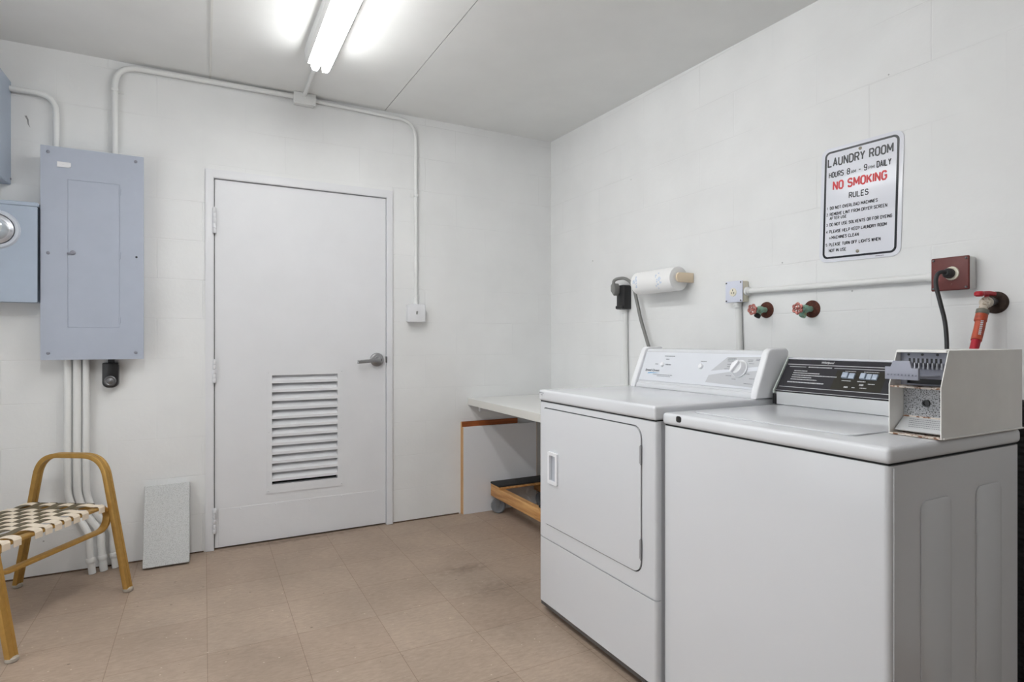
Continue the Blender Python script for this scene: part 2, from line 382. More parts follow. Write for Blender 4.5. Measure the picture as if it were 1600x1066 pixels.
FONT_CACHE = {}
def text_bm(s, bold=0.0, depth=0.0):
    """text as mesh in its own plane; returns (bmesh, xmin, xmax, ymin, ymax)"""
    cu = bpy.data.curves.new('lettering', 'FONT'); cu.body = s; cu.size = 1; cu.offset = bold; cu.extrude = depth; cu.resolution_u = 3
    o = bpy.data.objects.new('lettering', cu); COL.objects.link(o)
    dg = bpy.context.evaluated_depsgraph_get(); dg.update()
    me = bpy.data.meshes.new_from_object(o.evaluated_get(dg)); bm = NB(); bm.from_mesh(me)
    bpy.data.meshes.remove(me); bpy.data.objects.remove(o); bpy.data.curves.remove(cu)
    xs = [v.co.x for v in bm.verts]; ys = [v.co.y for v in bm.verts]
    return bm, min(xs), max(xs), min(ys), max(ys)
def put_text(bm, s, O, U, V, u0, u1, v0, v1, bold=0.02, mi=0, shear=0.0):
    """fits the text into u0..u1, v0..v1 of the plane O + u*U + v*V"""
    t, xa, xb, ya, yb = text_bm(s, bold)
    base = {}
    for v in t.verts:
        a = (v.co.x-xa)/(xb-xa); b = (v.co.y-ya)/(yb-ya)
        base[v.index] = bm.verts.new(O+U*(u0+a*(u1-u0)+shear*b*(v1-v0))+V*(v0+b*(v1-v0)))
    for f in t.faces:
        g = bm.faces.new([base[v.index] for v in f.verts]); g.material_index = mi
    t.free(); return bm
GL = {  # condensed sign lettering as strokes on a 4 x 7 grid
'A': ['00 27 40', '0820 3220'], 'B': ['00 07 2.87 46 44.3 2.83.7 03.7', '2.83.7 42.9 41 30 00'], 'C': ['41.3 30 10 01.3 05.7 17 37 45.7'], 'D': ['00 07 2.67 45.6 41.4 2.60 00'],
'E': ['40 00 07 47', '03.6 3.23.6'], 'F': ['00 07 47', '03.6 3.23.6'], 'G': ['45.7 37 17 05.7 01.3 10 30 41.3 43.4 2.33.4'], 'H': ['00 07', '40 47', '03.6 43.6'], 'I': ['00 07'],
'K': ['00 07', '47 02.6', '1.44.1 40'], 'L': ['07 00 40'], 'M': ['00 07 2.52 57 50'], 'N': ['00 07 40 47'], 'O': ['10 01.3 05.7 17 37 45.7 41.3 30 10'],
'P': ['00 07 37 45.8 44.2 33 03'], 'R': ['00 07 37 45.8 44.5 33.4 03.4', '2.43.4 40'], 'S': ['01.3 10 30 41.2 42.6 3.23.4 0.83.9 04.9 05.8 17 37 45.7'], 'T': ['20 27', '07 47'],
'U': ['07 01.3 10 30 41.3 47'], 'V': ['07 20 47'], 'W': ['07 1.20 2.56 3.80 57'], 'Y': ['07 23.2 47', '23.2 20'], '1': ['0.45.8 1.67 1.60'], '2': ['05.7 17 37 45.7 44.6 00 40'],
'3': ['05.7 17 37 45.8 44.6 2.83.7 1.43.7', '2.83.7 42.8 41.2 30 10 01.3'], '4': ['30 37 02 42'], '5': ['47 07 04 34.3 43.2 41.2 30 10 01.1'], '8': ['13.7 04.7 05.8 17 37 45.8 44.7 33.7 13.7 02.7 01.2 10 30 41.2 42.7 33.7'],
'9': ['01.2 10 30 41.3 45.7 37 17 05.8 04.3 13.1 33.1 44'], '&': ['40 05.2 06.1 17 27 36.1 35.2 02.2 01 10 2.20 42.8'], '.': ['00 00.3'], '-': ['03.2 43.2'], ' ': []}
import re as _re
def _pt(t):
    m = _re.match(r'^(\d(?:\.\d)?)(\d(?:\.\d)?)$', t)
    if t in ('0820', '3220'): return ({'0820': 0.55}.get(t, 3.45), 2.0)
    # the first number is x: a digit, or digit.digit when the rest still parses
    for k in (1, 3):
        a, b = t[:k], t[k:]
        try:
            if a.endswith('.') or b.startswith('.') or not b: continue
            if k == 1 and len(b) > 1 and b[1] != '.': continue
            return float(a), float(b)
        except ValueError: pass
    raise ValueError(t)
def sign_text(bm, s, O, U, V, u0, u1, v0, v1, wt=0.17):
    h = v1-v0; adv = []; x = 0
    for c in s:
        w = {'I': 0, '.': 0, 'M': 5, 'W': 5, '1': 1.7, ' ': 1.4}.get(c, 4); adv.append((x, c)); x += w+2.0
    tot = x-2.0; sw = h*wt; kx = (u1-u0-sw)/tot if tot > 0 else 1; ky = (h-sw)/7
    P = lambda x0, p: O+U*(u0+sw/2+(x0+p[0])*kx)+V*(v0+sw/2+p[1]*ky)
    lift = V.cross(U).normalized()*0.00003; lift = lift if lift.x < 0 else -lift; k_ = 0
    for x0, c in adv:
        for st in GL[c]:
            pts = [P(x0, _pt(t)) for t in st.split()]
            if c == '.': pts = [pts[0], pts[0]+V*sw*0.2]
            for i in range(len(pts)-1):
                d = (pts[i+1]-pts[i]).normalized(); n = d.cross(U.cross(V)).normalized()*sw/2
                k_ = (k_+1) % 17; z_ = lift*k_
                bm.faces.new([bm.verts.new(q+z_) for q in (pts[i]-n, pts[i+1]-n, pts[i+1]+n, pts[i]+n)])
            for p in pts[1:-1]:
                k_ = (k_+1) % 17; z_ = lift*k_
                bm.faces.new([bm.verts.new(p+z_+(U*math.cos(a*PI/4)+V*math.sin(a*PI/4))*sw/2) for a in range(8)])
    return bm
def quad(bm, O, U, V, u0, u1, v0, v1, mi=0, d=0.0):
    N_ = U.cross(V).normalized()*d
    f = bm.faces.new([bm.verts.new(O+U*a+V*b+N_) for a, b in ((u0, v0), (u1, v0), (u1, v1), (u0, v1))]); f.material_index = mi
def slab(bm, O, U, V, N_, pts, d0, d1, mi=0, bev=0.0):
    """extrude a polygon given in plane coordinates from d0 to d1 along N_"""
    A = [bm.verts.new(O+U*a+V*b+N_*d0) for a, b in pts]; B = [bm.verts.new(O+U*a+V*b+N_*d1) for a, b in pts]
    F = [bm.faces.new(A), bm.faces.new(B[::-1])]
    n = len(pts)
    for i in range(n): F.append(bm.faces.new([A[i], B[i], B[(i+1) % n], A[(i+1) % n]]))
    for f in F: f.material_index = mi
    if bev: bmesh.ops.bevel(bm, geom=list(set(F[1].edges)), offset=bev, segments=2, affect='EDGES', profile=0.5)

# ================================================================== SETTING
XL, YB = -3.45, -6.2
CZ = lambda y: 2.514+0.0218*max(y, -2.5)      # ceiling drops slightly away from the door wall
o = obj('floor', box(NB(), XL-0.1, 0.1, YB-0.1, 0.1, -0.1, 0), M_floor, loc=(0, 0, 0), smooth=False); o['kind'] = 'structure'
# ceiling: sheet panels with one batten seam and one open seam
bm = NB()
def ceil_strip(x0, x1):
    for (ya, yb_) in ((0.1, -2.5), (-2.5, YB-0.1)):
        za, zb = 2.514+0.0218*max(ya, -2.5) , CZ(yb_)
        vs = []
        for (x, y, z) in ((x0, ya, za), (x1, ya, za), (x1, yb_, zb), (x0, yb_, zb)): vs.append(bm.verts.new((x, y, z)))
        vt = [bm.verts.new((v.co.x, v.co.y, 2.62)) for v in vs]
        bm.faces.new(vs); bm.faces.new(vt[::-1])
        for i in range(4): bm.faces.new([vs[i], vt[i], vt[(i+1) % 4], vs[(i+1) % 4]])
ceil_strip(XL-0.1, -2.128); ceil_strip(-2.125, -1.187); ceil_strip(-1.183, 0.1)
o = obj('ceiling', bm, M_ceil, smooth=False, kind='structure')
bm = NB(); box(bm, XL-0.1, 0.1, YB-0.1, 0.1, 2.60, 2.66)
obj('ceiling_backing', bm, M_gap, o, smooth=False)
bm = NB()
vs = [(-2.1305, 0.0), (-2.1215, 0.0), (-2.1215, -2.5), (-2.1305, -2.5)]
A = [bm.verts.new((x, y, CZ(y)-0.0025)) for x, y in vs]; B = [bm.verts.new((x, y, CZ(y)+0.002)) for x, y in vs]
bm.faces.new(A); bm.faces.new(B[::-1])
for i in range(4): bm.faces.new([A[i], B[i], B[(i+1) % 4], A[(i+1) % 4]])
obj('seam_batten', bm, mat('batten_paint', (222, 222, 218), 0.6), o, smooth=False)

DX0, DX1, DZ = -2.104, -1.177, 1.982
bm = NB()
box(bm, XL-0.1, DX0-0.04, 0, 0.1, 0, 2.6); box(bm, DX1+0.036, 0.1, 0, 0.1, 0, 2.6); box(bm, DX0-0.04, DX1+0.036, 0, 0.1, DZ+0.045, 2.6)
wb = obj('wall_back', bm, M_backw, smooth=False, kind='structure')
bm = NB()      # chipped paint mark
slab(bm, Vector((0, -0.0006, 0)), Vector((1, 0, 0)), Vector((0, 0, 1)), Vector((0, 1, 0)), [(-2.900, 2.176), (-2.892, 2.178), (-2.885, 2.160), (-2.884, 2.140), (-2.878, 2.122), (-2.888, 2.138), (-2.891, 2.158)], 0, 0.0006)
obj('paint_chip', bm, mat('scuff_grey', (150, 150, 150), 0.8), wb, smooth=False, label='small grey chip in the paint')
obj('wall_right', box(NB(), 0, 0.1, YB-0.1, 0, 0, 2.6), M_rightw, smooth=False, kind='structure')
bm = NB(); OY0, OY1, OZ = -2.82, -0.88, 2.12  # opening made for the added fill light, out of view
box(bm, XL-0.1, XL, YB-0.1, OY0, 0, 2.6); box(bm, XL-0.1, XL, OY1, 0, 0, 2.6); box(bm, XL-0.1, XL, OY0, OY1, OZ, 2.6)
obj('wall_left', bm, M_wall, smooth=False, kind='structure')
bm = NB(); box(bm, XL-0.1, XL+0.012, OY0-0.05, OY0, 0, OZ+0.05); box(bm, XL-0.1, XL+0.012, OY1, OY1+0.05, 0, OZ+0.05); box(bm, XL-0.1, XL+0.012, OY0, OY1, OZ, OZ+0.05)  # casing of the invented doorway around the fill light
obj('trim_2', bm, M_paint, smooth=False, kind='structure')
obj('wall_front', box(NB(), XL, 0, YB-0.1, YB, 0, 2.6), M_wall, smooth=False, kind='structure')
bm = NB()     # dirty gap at the foot of the door wall
box(bm, -3.4, DX0-0.052, -0.004, 0.002, 0, 0.006); box(bm, DX1+0.045, -0.7, -0.004, 0.002, 0, 0.007)
obj('trim_1', bm, mat('grime_gap', (92, 74, 60), 0.9, noise=0.4, nscale=60), smooth=False, kind='structure')

# ---- door
VX0, VX1, VZ0, VZ1 = -1.820, -1.464, 0.316, 0.925
bm = NB()
holed(bm, [(DX0, 0.010), (DX1, 0.010), (DX1, DZ), (DX0, DZ)], ([(VX0, VZ0), (VX1, VZ0), (VX1, VZ1), (VX0, VZ1)],), 'y', 0.004, 0.040)
door = obj('door_1', bm, M_paint, loc=(DX0, 0, 0), smooth=False, kind='structure')
bm = NB()
fx0, fx1, fz = -2.149, -1.137, 2.032
holed(bm, [(fx0, 0), (DX0-0.004, 0), (DX0-0.004, DZ+0.004), (DX1+0.003, DZ+0.004), (DX1+0.003, 0), (fx1, 0), (fx1, fz), (fx0, fz)], (), 'y', -0.013, 0.06)
bmesh.ops.bevel(bm, geom=[e for e in bm.edges if e.verts[0].co.y < -0.01 and e.verts[1].co.y < -0.01 and len(e.link_faces) == 2 and e.calc_face_angle(0) > 1], offset=0.003, segments=2, affect='EDGES')
obj('door_frame', bm, M_paint, door, smooth=False)
obj('dark_backing', box(NB(), DX0-0.05, DX1+0.05, 0.062, 0.075, 0, DZ+0.05), M_gap, door, smooth=False, label='dark sheet painted as shade behind the louvre and around the door edges')  # dark sheet stands in for shade behind door and louvre
bm = NB(); holed(bm, rrect(-1.849, -1.428, 0.268, 0.955, 0.004, 2), ([(VX0, VZ0), (VX1, VZ0), (VX1, VZ1), (VX0, VZ1)],), 'y', 0.0005, 0.010)
for x in (-1.838, -1.440):
    for z in (0.283, 0.61, 0.94): screw(bm, (x, 0.0008, z), (0, -1, 0), 0.0045)
lf = obj('louvre_frame', bm, M_paint, door)
bm = NB(); nb = 12; pitch = (VZ1-VZ0-0.012)/nb
for i in range(nb):
    zt = VZ1-i*pitch
    prof = [(0.034, zt+0.006), (0.032, zt+0.0075), (0.002, zt-pitch*0.62), (0.002, zt-pitch*0.84), (0.0045, zt-pitch*0.84), (0.0045, zt-pitch*0.62)]
    pts = [(0.036, zt+0.004), (0.003, zt-pitch*0.60), (0.003, zt-pitch*0.90), (0.0055, zt-pitch*0.90), (0.0060, zt-pitch*0.62), (0.038, zt+0.0005)]
    prism(bm, pts, 'x', VX0-0.001, VX1+0.001)
obj('louvre_blades', bm, M_paint, door, smooth=False)
bm = NB(); box(bm, DX0+0.018, DX1-0.008, 0.0028, 0.006, 0.018, 0.215, 0.0008, 1)
for x in (-1.98, -1.80, -1.62, -1.44, -1.25): screw(bm, (x, 0.003, 0.205), (0, -1, 0), 0.004)
obj('kick_plate', bm, M_paint, door)
for z0, z1 in ((1.690, 1.825), (0.893, 1.016), (0.093, 0.224)):
    bm = NB(); box(bm, -2.116, -2.096, -0.016, 0.003, z0+0.003, z1-0.003, 0.001, 1)
    for k in range(5):
        za = z0+(z1-z0)*k/5; lathe(bm, (-2.106, -0.017, za+0.001), (0, 0, 1), [(0, 0.0075), (0.002, 0.0085), ((z1-z0)/5-0.004, 0.0085), ((z1-z0)/5-0.002, 0.0075)], 12)
    lathe(bm, (-2.106, -0.017, z1), (0, 0, 1), [(0, 0.007), (0.004, 0.006), (0.005, 0)], 12)
    obj('hinge', bm, M_paint, door)
bm = NB(); lathe(bm, (-1.232, 0.004, 1.004), (0, -1, 0), [(0, 0.041), (0.007, 0.041), (0.013, 0.038), (0.016, 0.030), (0.017, 0.022), (0.030, 0.020), (0.032, 0)], 32)
hd = obj('door_handle', bm, M_steel, door)
bm = NB(); lathe(bm, (-1.222, -0.027, 1.004), (0, -1, 0), [(0, 0.016), (0.016, 0.016), (0.019, 0.013), (0.020, 0)], 20)
path = [(-1.222, -0.044, 1.003), (-1.245, -0.050, 1.002), (-1.30, -0.051, 0.998), (-1.350, -0.050, 0.994), (-1.352, -0.045, 0.994)]
sweep(bm, catmull(path, 5), rrect(-0.011, 0.011, -0.005, 0.005, 0.004, 3), up=(0, -1, 0))
obj('lever', bm, M_steel, hd)
bm = NB(); lathe(bm, (-1.222, -0.0465, 1.004), (0, -1, 0), [(0, 0.008), (0.0012, 0.008), (0.0013, 0)], 14)
obj('keyhole', bm, M_dsteel, hd)
bm = NB(); box(bm, DX1-0.001, DX1+0.004, -0.0145, 0.006, 0.985, 1.022)
obj('strike_plate', bm, M_dsteel, door, smooth=False)

# ================================================================== CEILING LIGHTS
def light_fixture(x0, x1, y0, y1, label, tmat):
    cz = CZ((y0+y1)/2); xc = (x0+x1)/2; zt0 = CZ(y1); zt1 = CZ(y0)
    t = thing('ceiling_light', label, 'ceiling light', (xc, (y0+y1)/2, cz))
    bm = NB(); prof = [(x0, cz+0.012), (x0+0.004, cz-0.030), (x0+0.014, cz-0.050), (x1-0.014, cz-0.050), (x1-0.004, cz-0.030), (x1, cz+0.012)]
    prism(bm, prof, 'y', y1, y0, 0.001, 1)
    obj('housing', bm, M_conduit, t, smooth=False)
    for i, x in enumerate((xc-0.024, xc+0.024)):
        bm = NB(); z = cz-0.072
        lathe(bm, (x, y0+0.035, z), (0, 1, 0), [(0, 0.012), (0.001, 0.0185), (0.004, 0.019), (y1-y0-0.074, 0.019), (y1-y0-0.071, 0.0185), (y1-y0-0.07, 0.012)], 20)
        obj('tube', bm, tmat, t)
        for ys in (y0+0.014, y1-0.030):
            bm = NB(); box(bm, x-0.013, x+0.013, ys, ys+0.016, z-0.016, cz-0.046, 0.003, 1)
            obj('lamp_holder', bm, M_plastic, t)
    return t
light_fixture(-1.735, -1.598, -1.860, -0.585, 'bare two-tube fluorescent strip light on the ceiling, running from the conduit box', M_tube)
light_fixture(-2.42, -2.28, -2.95, -1.73, 'fluorescent strip light added on the ceiling out of frame to brighten the room', M_tube_fill)  # unseen fixture added as overhead fill

# ================================================================== CONDUITS ON THE DOOR WALL
def conduit(name, label, pts, r, clips=(), cat='conduit', bendr=0.09, m=None, group=None, boots=()):
    bm = NB(); path = bend(pts, bendr, 8); tube(bm, path, r, 14)
    t = obj(name, bm, m or M_conduit, loc=pts[0])
    props(t, label, cat, group)
    for (c, d, ax) in clips:
        b2 = NB(); c = Vector(c)
        if ax == 'z':   # strap across a vertical run on the back wall
            pr = [(r+0.0012)*math.cos(a)*1.0 for a in ()]
            box(b2, c.x-r-0.0015, c.x+r+0.0015, c.y-r-0.0015, 0.0, c.z-0.008, c.z+0.008, 0.003, 2); xs_ = sorted((c.x+d*(r-0.002), c.x+d*(r+0.022))); box(b2, xs_[0], xs_[1], -0.003, 0.0, c.z-0.008, c.z+0.008)
        else:
            box(b2, c.x-0.008, c.x+0.008, c.y-r-0.0015, 0.0, c.z-r-0.0015, c.z+r+0.0015, 0.003, 2)
        obj('strap', b2, m or M_conduit, t)
    for (c, d, L_) in boots:
        b2 = NB(); lathe(b2, c, d, [(0, r+0.006), (L_*0.5, r+0.006), (L_*0.55, r+0.003), (L_, r+0.003)], 14)
        obj('connector', b2, m or M_conduit, t)
    return t
conduit('conduit', 'white conduit curving from upper cabinet down into the grey electrical panel', [(-2.949, -0.022, 2.287), (-2.777, -0.022, 2.287), (-2.777, -0.022, 2.018)], 0.013, bendr=0.15)
conduit('conduit', 'white conduit rising from electrical panel and running left along ceiling to junction box',
        [(-2.544, -0.022, 2.025), (-2.544, -0.022, 2.485), (-1.708, -0.022, 2.493)], 0.0135, clips=[((-2.544, -0.022, 2.36), 1, 'z')], bendr=0.105)
conduit('conduit', 'white conduit running right from junction box then down to the light switch',
        [(-1.600, -0.018, 2.490), (-0.994, -0.018, 2.476), (-0.993, -0.018, 1.342)], 0.0105, clips=[((-0.993, -0.018, 2.02), -1, 'z')], bendr=0.11, boots=[((-0.993, -0.018, 1.341), (0, 0, 1), 0.03)])
conduit('conduit', 'short white conduit across the ceiling between junction box and strip light', [(-1.655, -0.05, CZ(0)-0.014), (-1.665, -0.59, CZ(-.59)-0.014)], 0.011, bendr=0.05)
t = thing('junction_box', 'white painted junction box at the top of the wall under ceiling', 'junction box', (-1.654, 0, 2.48))
obj('box', box(NB(), -1.708, -1.600, -0.050, 0, 2.452, 2.512, 0.004, 2), M_conduit, t)
bm = NB(); box(bm, -1.714, -1.594, -0.056, -0.0502, 2.448, 2.512, 0.003, 2)
for x, z in ((-1.704, 2.456), (-1.604, 2.456), (-1.668, 2.486), (-1.648, 2.480)): screw(bm, (x, -0.056, z), (0, -1, 0), 0.0035)
obj('cover', bm, M_conduit, t)
t = thing('light_switch', 'white surface-mounted light switch box on the wall right of the door', 'light switch', (-1.0, 0, 1.288))
obj('box', box(NB(), -1.050, -0.948, -0.045, 0, 1.237, 1.340, 0.003, 2), M_paint, t)
bm = NB(); box(bm, -1.056, -0.942, -0.052, -0.0452, 1.232, 1.344, 0.005, 3)
for x, z in ((-1.047, 1.335), (-0.951, 1.241)): screw(bm, (x, -0.052, z), (0, -1, 0), 0.004)
obj('cover_plate', bm, M_paint, t)
bm = NB(); prism(bm, [(-0.052, 1.296), (-0.064, 1.300), (-0.065, 1.294), (-0.052, 1.280)], 'x', -1.003, -0.995)
obj('toggle', bm, mat('grey_toggle', (150, 150, 150), 0.5), t, smooth=False)

# ---- electrical panel
PX0, PX1, PZ0, PZ1, PY = -2.8215, -2.4175, 1.029, 2.024, -0.10
t = thing('electrical_panel', 'tall grey-blue electrical panel with a narrow inner door', 'electrical panel', ((PX0+PX1)/2, 0, PZ0))
obj('enclosure', box(NB(), PX0+0.03, PX1-0.03, PY+0.002, 0, PZ0+0.012, PZ1-0.012, 0.002, 1), M_panel, t)
bm = NB(); holed(bm, rrect(PX0, PX1, PZ0, PZ1, 0.003, 2), ([(-2.721, 1.1795), (-2.5155, 1.1795), (-2.5155, 1.8765), (-2.721, 1.8765)],), 'y', PY, PY+0.004)
cov = obj('cover', bm, M_panel, t, smooth=False)
for x, z in ((-2.793, 1.995), (-2.451, 1.997), (-2.451, 1.061), (-2.793, 1.061), (-2.793, 1.526)): obj('screw', screw(NB(), (x, PY, z), (0, -1, 0), 0.0075), M_zincd, cov)
bm = NB(); lathe(bm, (-2.448, PY-0.0002, 1.529), (0, 1, 0), [(0, 0.005), (0.003, 0.005)], 12); obj('screw_hole', bm, M_black, cov)
bm = NB(); box(bm, -2.725, -2.512, PY+0.0045, PY+0.006, 1.175, 1.88); obj('door_gap', bm, M_gap, cov, smooth=False)
bm = NB(); box(bm, -2.7183, -2.5182, PY+0.0005, PY+0.0035, 1.1822, 1.8738, 0.0006, 1)
pd = obj('panel_door', bm, M_panel, t)
for z in (1.838, 1.531, 1.217): obj('hinge', box(NB(), -2.5185, -2.5125, PY-0.003, PY+0.002, z-0.016, z+0.016, 0.001, 1), M_panel, pd)
bm = NB(); lathe(bm, (-2.700, PY, 1.533), (0, -1, 0), [(0, 0.011), (0.004, 0.011), (0.006, 0.006), (0.010, 0.006)], 16); box(bm, -2.722, -2.700, PY-0.009, PY-0.004, 1.525, 1.533, 0.002, 1)
obj('latch', bm, M_zincd, pd)
bm = NB(); prism(bm, [(-2.760, 1.930), (-2.716, 1.930), (-2.707, 1.935), (-2.707, 1.952), (-2.716, 1.955), (-2.760, 1.955)], 'y', PY-0.003, PY, 0.001, 1)
screw(bm, (-2.736, PY-0.003, 1.941), (0, -1, 0), 0.002)
obj('name_plate', bm, mat('name_plate_silver', (226, 226, 228), 0.4, metal=0.15), t)
# ---- meter box
t = thing('meter_box', 'grey-blue meter box with a round glass meter, left of the electrical panel', 'meter box', (-2.975, 0, 1.293))
obj('enclosure', box(NB(), -3.125, -2.8325, -0.112, 0, 1.296, 1.742, 0.003, 1), M_panel2, t)
bm = NB(); holed(bm, rrect(-3.127, -2.829, 1.294, 1.730, 0.004, 2), ([(-2.975+0.068*math.cos(a*PI/16), 1.616+0.068*math.sin(a*PI/16)) for a in range(32)],), 'y', -0.120, -0.1122)
obj('cover', bm, M_panel2, t, smooth=False)
obj('top_cap', box(NB(), -3.130, -2.826, -0.124, -0.001, 1.7305, 1.750, 0.003, 1), M_panel2, t)
bm = NB(); lathe(bm, (-2.975, -0.120, 1.616), (0, -1, 0), [(0, 0.088), (0.004, 0.086), (0.010, 0.082), (0.012, 0.076), (0.012, 0.070), (0, 0.070)], 40)
obj('collar', bm, mat('pale_enamel', (200, 206, 216), 0.4), t)
bm = NB(); lathe(bm, (-2.975, -0.113, 1.616), (0, -1, 0), [(0, 0.066), (0.014, 0.0675), (0.022, 0.066), (0.026, 0.058), (0.028, 0.052)], 40); box(bm, -2.921, -2.914, -0.142, -0.128, 1.604, 1.616)
rg = obj('meter_ring', bm, M_zinc, t)
bm = NB(); lathe(bm, (-2.975, -0.138, 1.616), (0, -1, 0), [(0, 0.051), (0.05, 0.048), (0.070, 0.042), (0.078, 0.028), (0.080, 0)], 40)
obj('meter_glass', bm, M_glass, t)
# ---- upper cabinet
t = thing('wall_cabinet', 'grey-blue metal utility cabinet high on the wall at the left edge', 'cabinet', (-3.1, 0, 1.843))
obj('enclosure', box(NB(), -3.36, -2.949, -0.20, 0, 1.845, 2.325, 0.003, 1), M_panel2, t)
for z in (1.87, 2.30): obj('screw', screw(NB(), (-2.949, -0.012, z), (1, 0, 0), 0.005), M_zincd, t)
obj('cabinet_door', box(NB(), -3.355, -2.953, -0.206, -0.2002, 1.850, 2.320, 0.002, 1), M_panel2, t)
# ---- three service pipes
G3 = 'service pipes below the electrical panel'
for i, (x, w, lab) in enumerate(((-2.731, 0, 'left'), (-2.694, 1, 'middle'), (-2.659, 2, 'right'))):
    ex = (-2.628, -2.585, -2.540)[i]; ey = (-0.078, -0.058, -0.040)[i]
    pts = catmull([(x, -0.034, 1.0405), (x, -0.034, 0.80), (x, -0.034, 0.46), (x+0.008, -0.035, 0.36), (x+0.045, -0.040, 0.27), (ex-0.018, ey+0.008, 0.19), (ex-0.012, ey+0.004, 0.12), (ex-0.004, ey, 0.04), (ex, ey, 0.002)], 6)
    bm = NB(); tube(bm, pts, (0.0155, 0.017, 0.0145)[i], 16)
    p_ = obj('service_pipe', bm, M_conduit, loc=(ex, ey, 0)); props(p_, f'white service pipe dropping from electrical panel to floor, {lab} of the three', 'pipe', G3)
    bm = NB(); lathe(bm, pts[-10], (pts[-9]-pts[-10]), [(0, 0.017), (0.004, 0.0195), (0.022, 0.0195), (0.026, 0.017)], 16); obj('coupling', bm, M_conduit, p_)
# ---- small black box under the panel
t = thing('black_buzzer', 'small black housing with rounded bottom mounted just under the electrical panel', 'buzzer', (-2.561, 0, 0.89))
bm = NB(); prism(bm, rrect(-2.594, -2.528, 0.888, 1.010, (0.004, 0.004, 0.026, 0.026)), 'y', -0.046, 0, 0.004, 2); obj('housing', bm, M_black, t)
bm = NB(); lathe(bm, (-2.561, -0.046, 0.921), (0, -1, 0), [(0, 0.026), (0.004, 0.025), (0.007, 0.020), (0.004, 0.016), (0.006, 0.012), (0.010, 0.004), (0.011, 0)], 24); obj('sounder', bm, M_dsteel, t)
bm = NB(); box(bm, -2.572, -2.548, -0.03, 0, 1.010, 1.028); obj('mounting_tab', bm, M_black, t)

# ---- concrete slab leaning on the wall
bm = NB(); box(bm, -0.100, 0.100, -0.017, 0.017, 0, 0.395, 0.003, 1)
ang = math.asin(0.121/0.395)
bmesh.ops.transform(bm, matrix=Matrix.Translation((-2.319, -0.1405, 0.0055)) @ Matrix.Rotation(-ang, 4, 'X'), verts=bm.verts)
t = obj('concrete_slab', bm, M_conc, loc=(-2.319, -0.134, 0)); props(t, 'speckled grey concrete slab leaning upright on the wall left of the door', 'concrete slab')

# ================================================================== WEBBED CHAIR
A0 = Vector((-2.455, -0.388, 0)); dd = Vector((-0.8454, 0.5341, 0)); ee = Vector((-0.5140, -0.8578, 0)); ZZ = Vector((0, 0, 1))
def CP(s, tt, z): return A0+dd*s+ee*tt+ZZ*z
ch = thing('webbed_chair', 'gold metal outdoor chair with woven cream and olive strap seat', 'chair', CP(0.265, 0.285, 0))
prof = []
for (a, b) in ((-0.017, -0.010), (-0.007, -0.010), (-0.005, -0.0075), (0.005, -0.0075), (0.007, -0.010), (0.017, -0.010), (0.019, 0), (0.017, 0.010), (0.007, 0.010), (0.005, 0.0075), (-0.005, 0.0075), (-0.007, 0.010), (-0.017, 0.010), (-0.019, 0)):
    prof.append((b, a))
for tt in (0.0, 0.570):
    bm = NB()
    pts = bend([CP(0, tt, 0.012), CP(0.116, tt, 0.603), CP(0.414, tt, 0.603), CP(0.530, tt, 0.012)], 0.092, 10)
    sweep(bm, pts, prof, up=ee)
    fr = obj('arm_frame', bm, M_gold, ch)
    for s in (0.0, 0.530):
        bm = NB(); lathe(bm, CP(s, tt, 0), (0, 0, 1), [(0, 0.016), (0.004, 0.020), (0.014, 0.020), (0.018, 0.016)], 16); obj('foot_cap', bm, M_foot, fr)
def loop_rail(s, name):
    bm = NB(); t0, t1, z0, z1, r = 0.004, 0.545, 0.279, 0.384, 0.0515
    pts = []
    for (tc, a0) in ((t1-r, -90), (t0+r, 90)):
        for k in range(11):
            a = math.radians(a0+180*k/10); pts.append(CP(s, tc+r*math.cos(a), (z0+z1)/2+r*math.sin(a)))
    sweep(bm, pts, rrect(-0.007, 0.007, -0.017, 0.017, 0.004, 2), up=dd, closed=True)
    return obj(name, bm, M_gold, ch)
loop_rail(0.096, 'seat_loop'); loop_rail(0.434, 'seat_loop')
for tt in (0.030, 0.540):
    bm = NB(); sweep(bm, [CP(0.092, tt, 0.378), CP(0.438, tt, 0.378)], rrect(-0.012, 0.012, -0.008, 0.008, 0.004, 2), up=ZZ); obj('side_rail', bm, M_gold, ch)
def strap(path, w, m, upv):
    bm = NB(); sweep(bm, path, rrect(-0.0012, 0.0012, -w/2, w/2, 0.001, 1), up=upv); return obj('strap', bm, m, ch, smooth=True)
na, nbs = 11, 7
tA = [0.058+i*0.0455 for i in range(na)]; sB = [0.153+j*0.0435 for j in range(nbs)]
zt = 0.396
for i, tt in enumerate(tA):        # front to back straps, wrapped round both rails
    if i in (1, 8): continue
    pts = [CP(0.0775, tt, 0.364), CP(0.0770, tt, 0.388), CP(0.082, tt, 0.3945)]
    for j in range(nbs*4+1):
        s = 0.090+(0.440-0.090)*j/(nbs*4); q = (s-sB[0])/0.0435
        pts.append(CP(s, tt, zt+0.0022*math.cos(PI*(q+i))))
    pts += [CP(0.446, tt, 0.3955), CP(0.4530, tt, 0.388), CP(0.4525, tt, 0.364)]
    strap(pts, 0.034, M_cream, ee)
for j, s in enumerate(sB):         # straps between the two arm frames
    pts = [CP(s, 0.0185, 0.370), CP(s, 0.017, 0.384), CP(s, 0.022, 0.392)]
    for i in range(na*4+1):
        tt = 0.030+(0.540-0.030)*i/(na*4); q = (tt-tA[0])/0.0455
        pts.append(CP(s, tt, zt-0.0022*math.cos(PI*(q+j))))
    pts += [CP(s, 0.548, 0.392), CP(s, 0.553, 0.384), CP(s, 0.5515, 0.370)]
    strap(pts, 0.030, M_olive, dd)

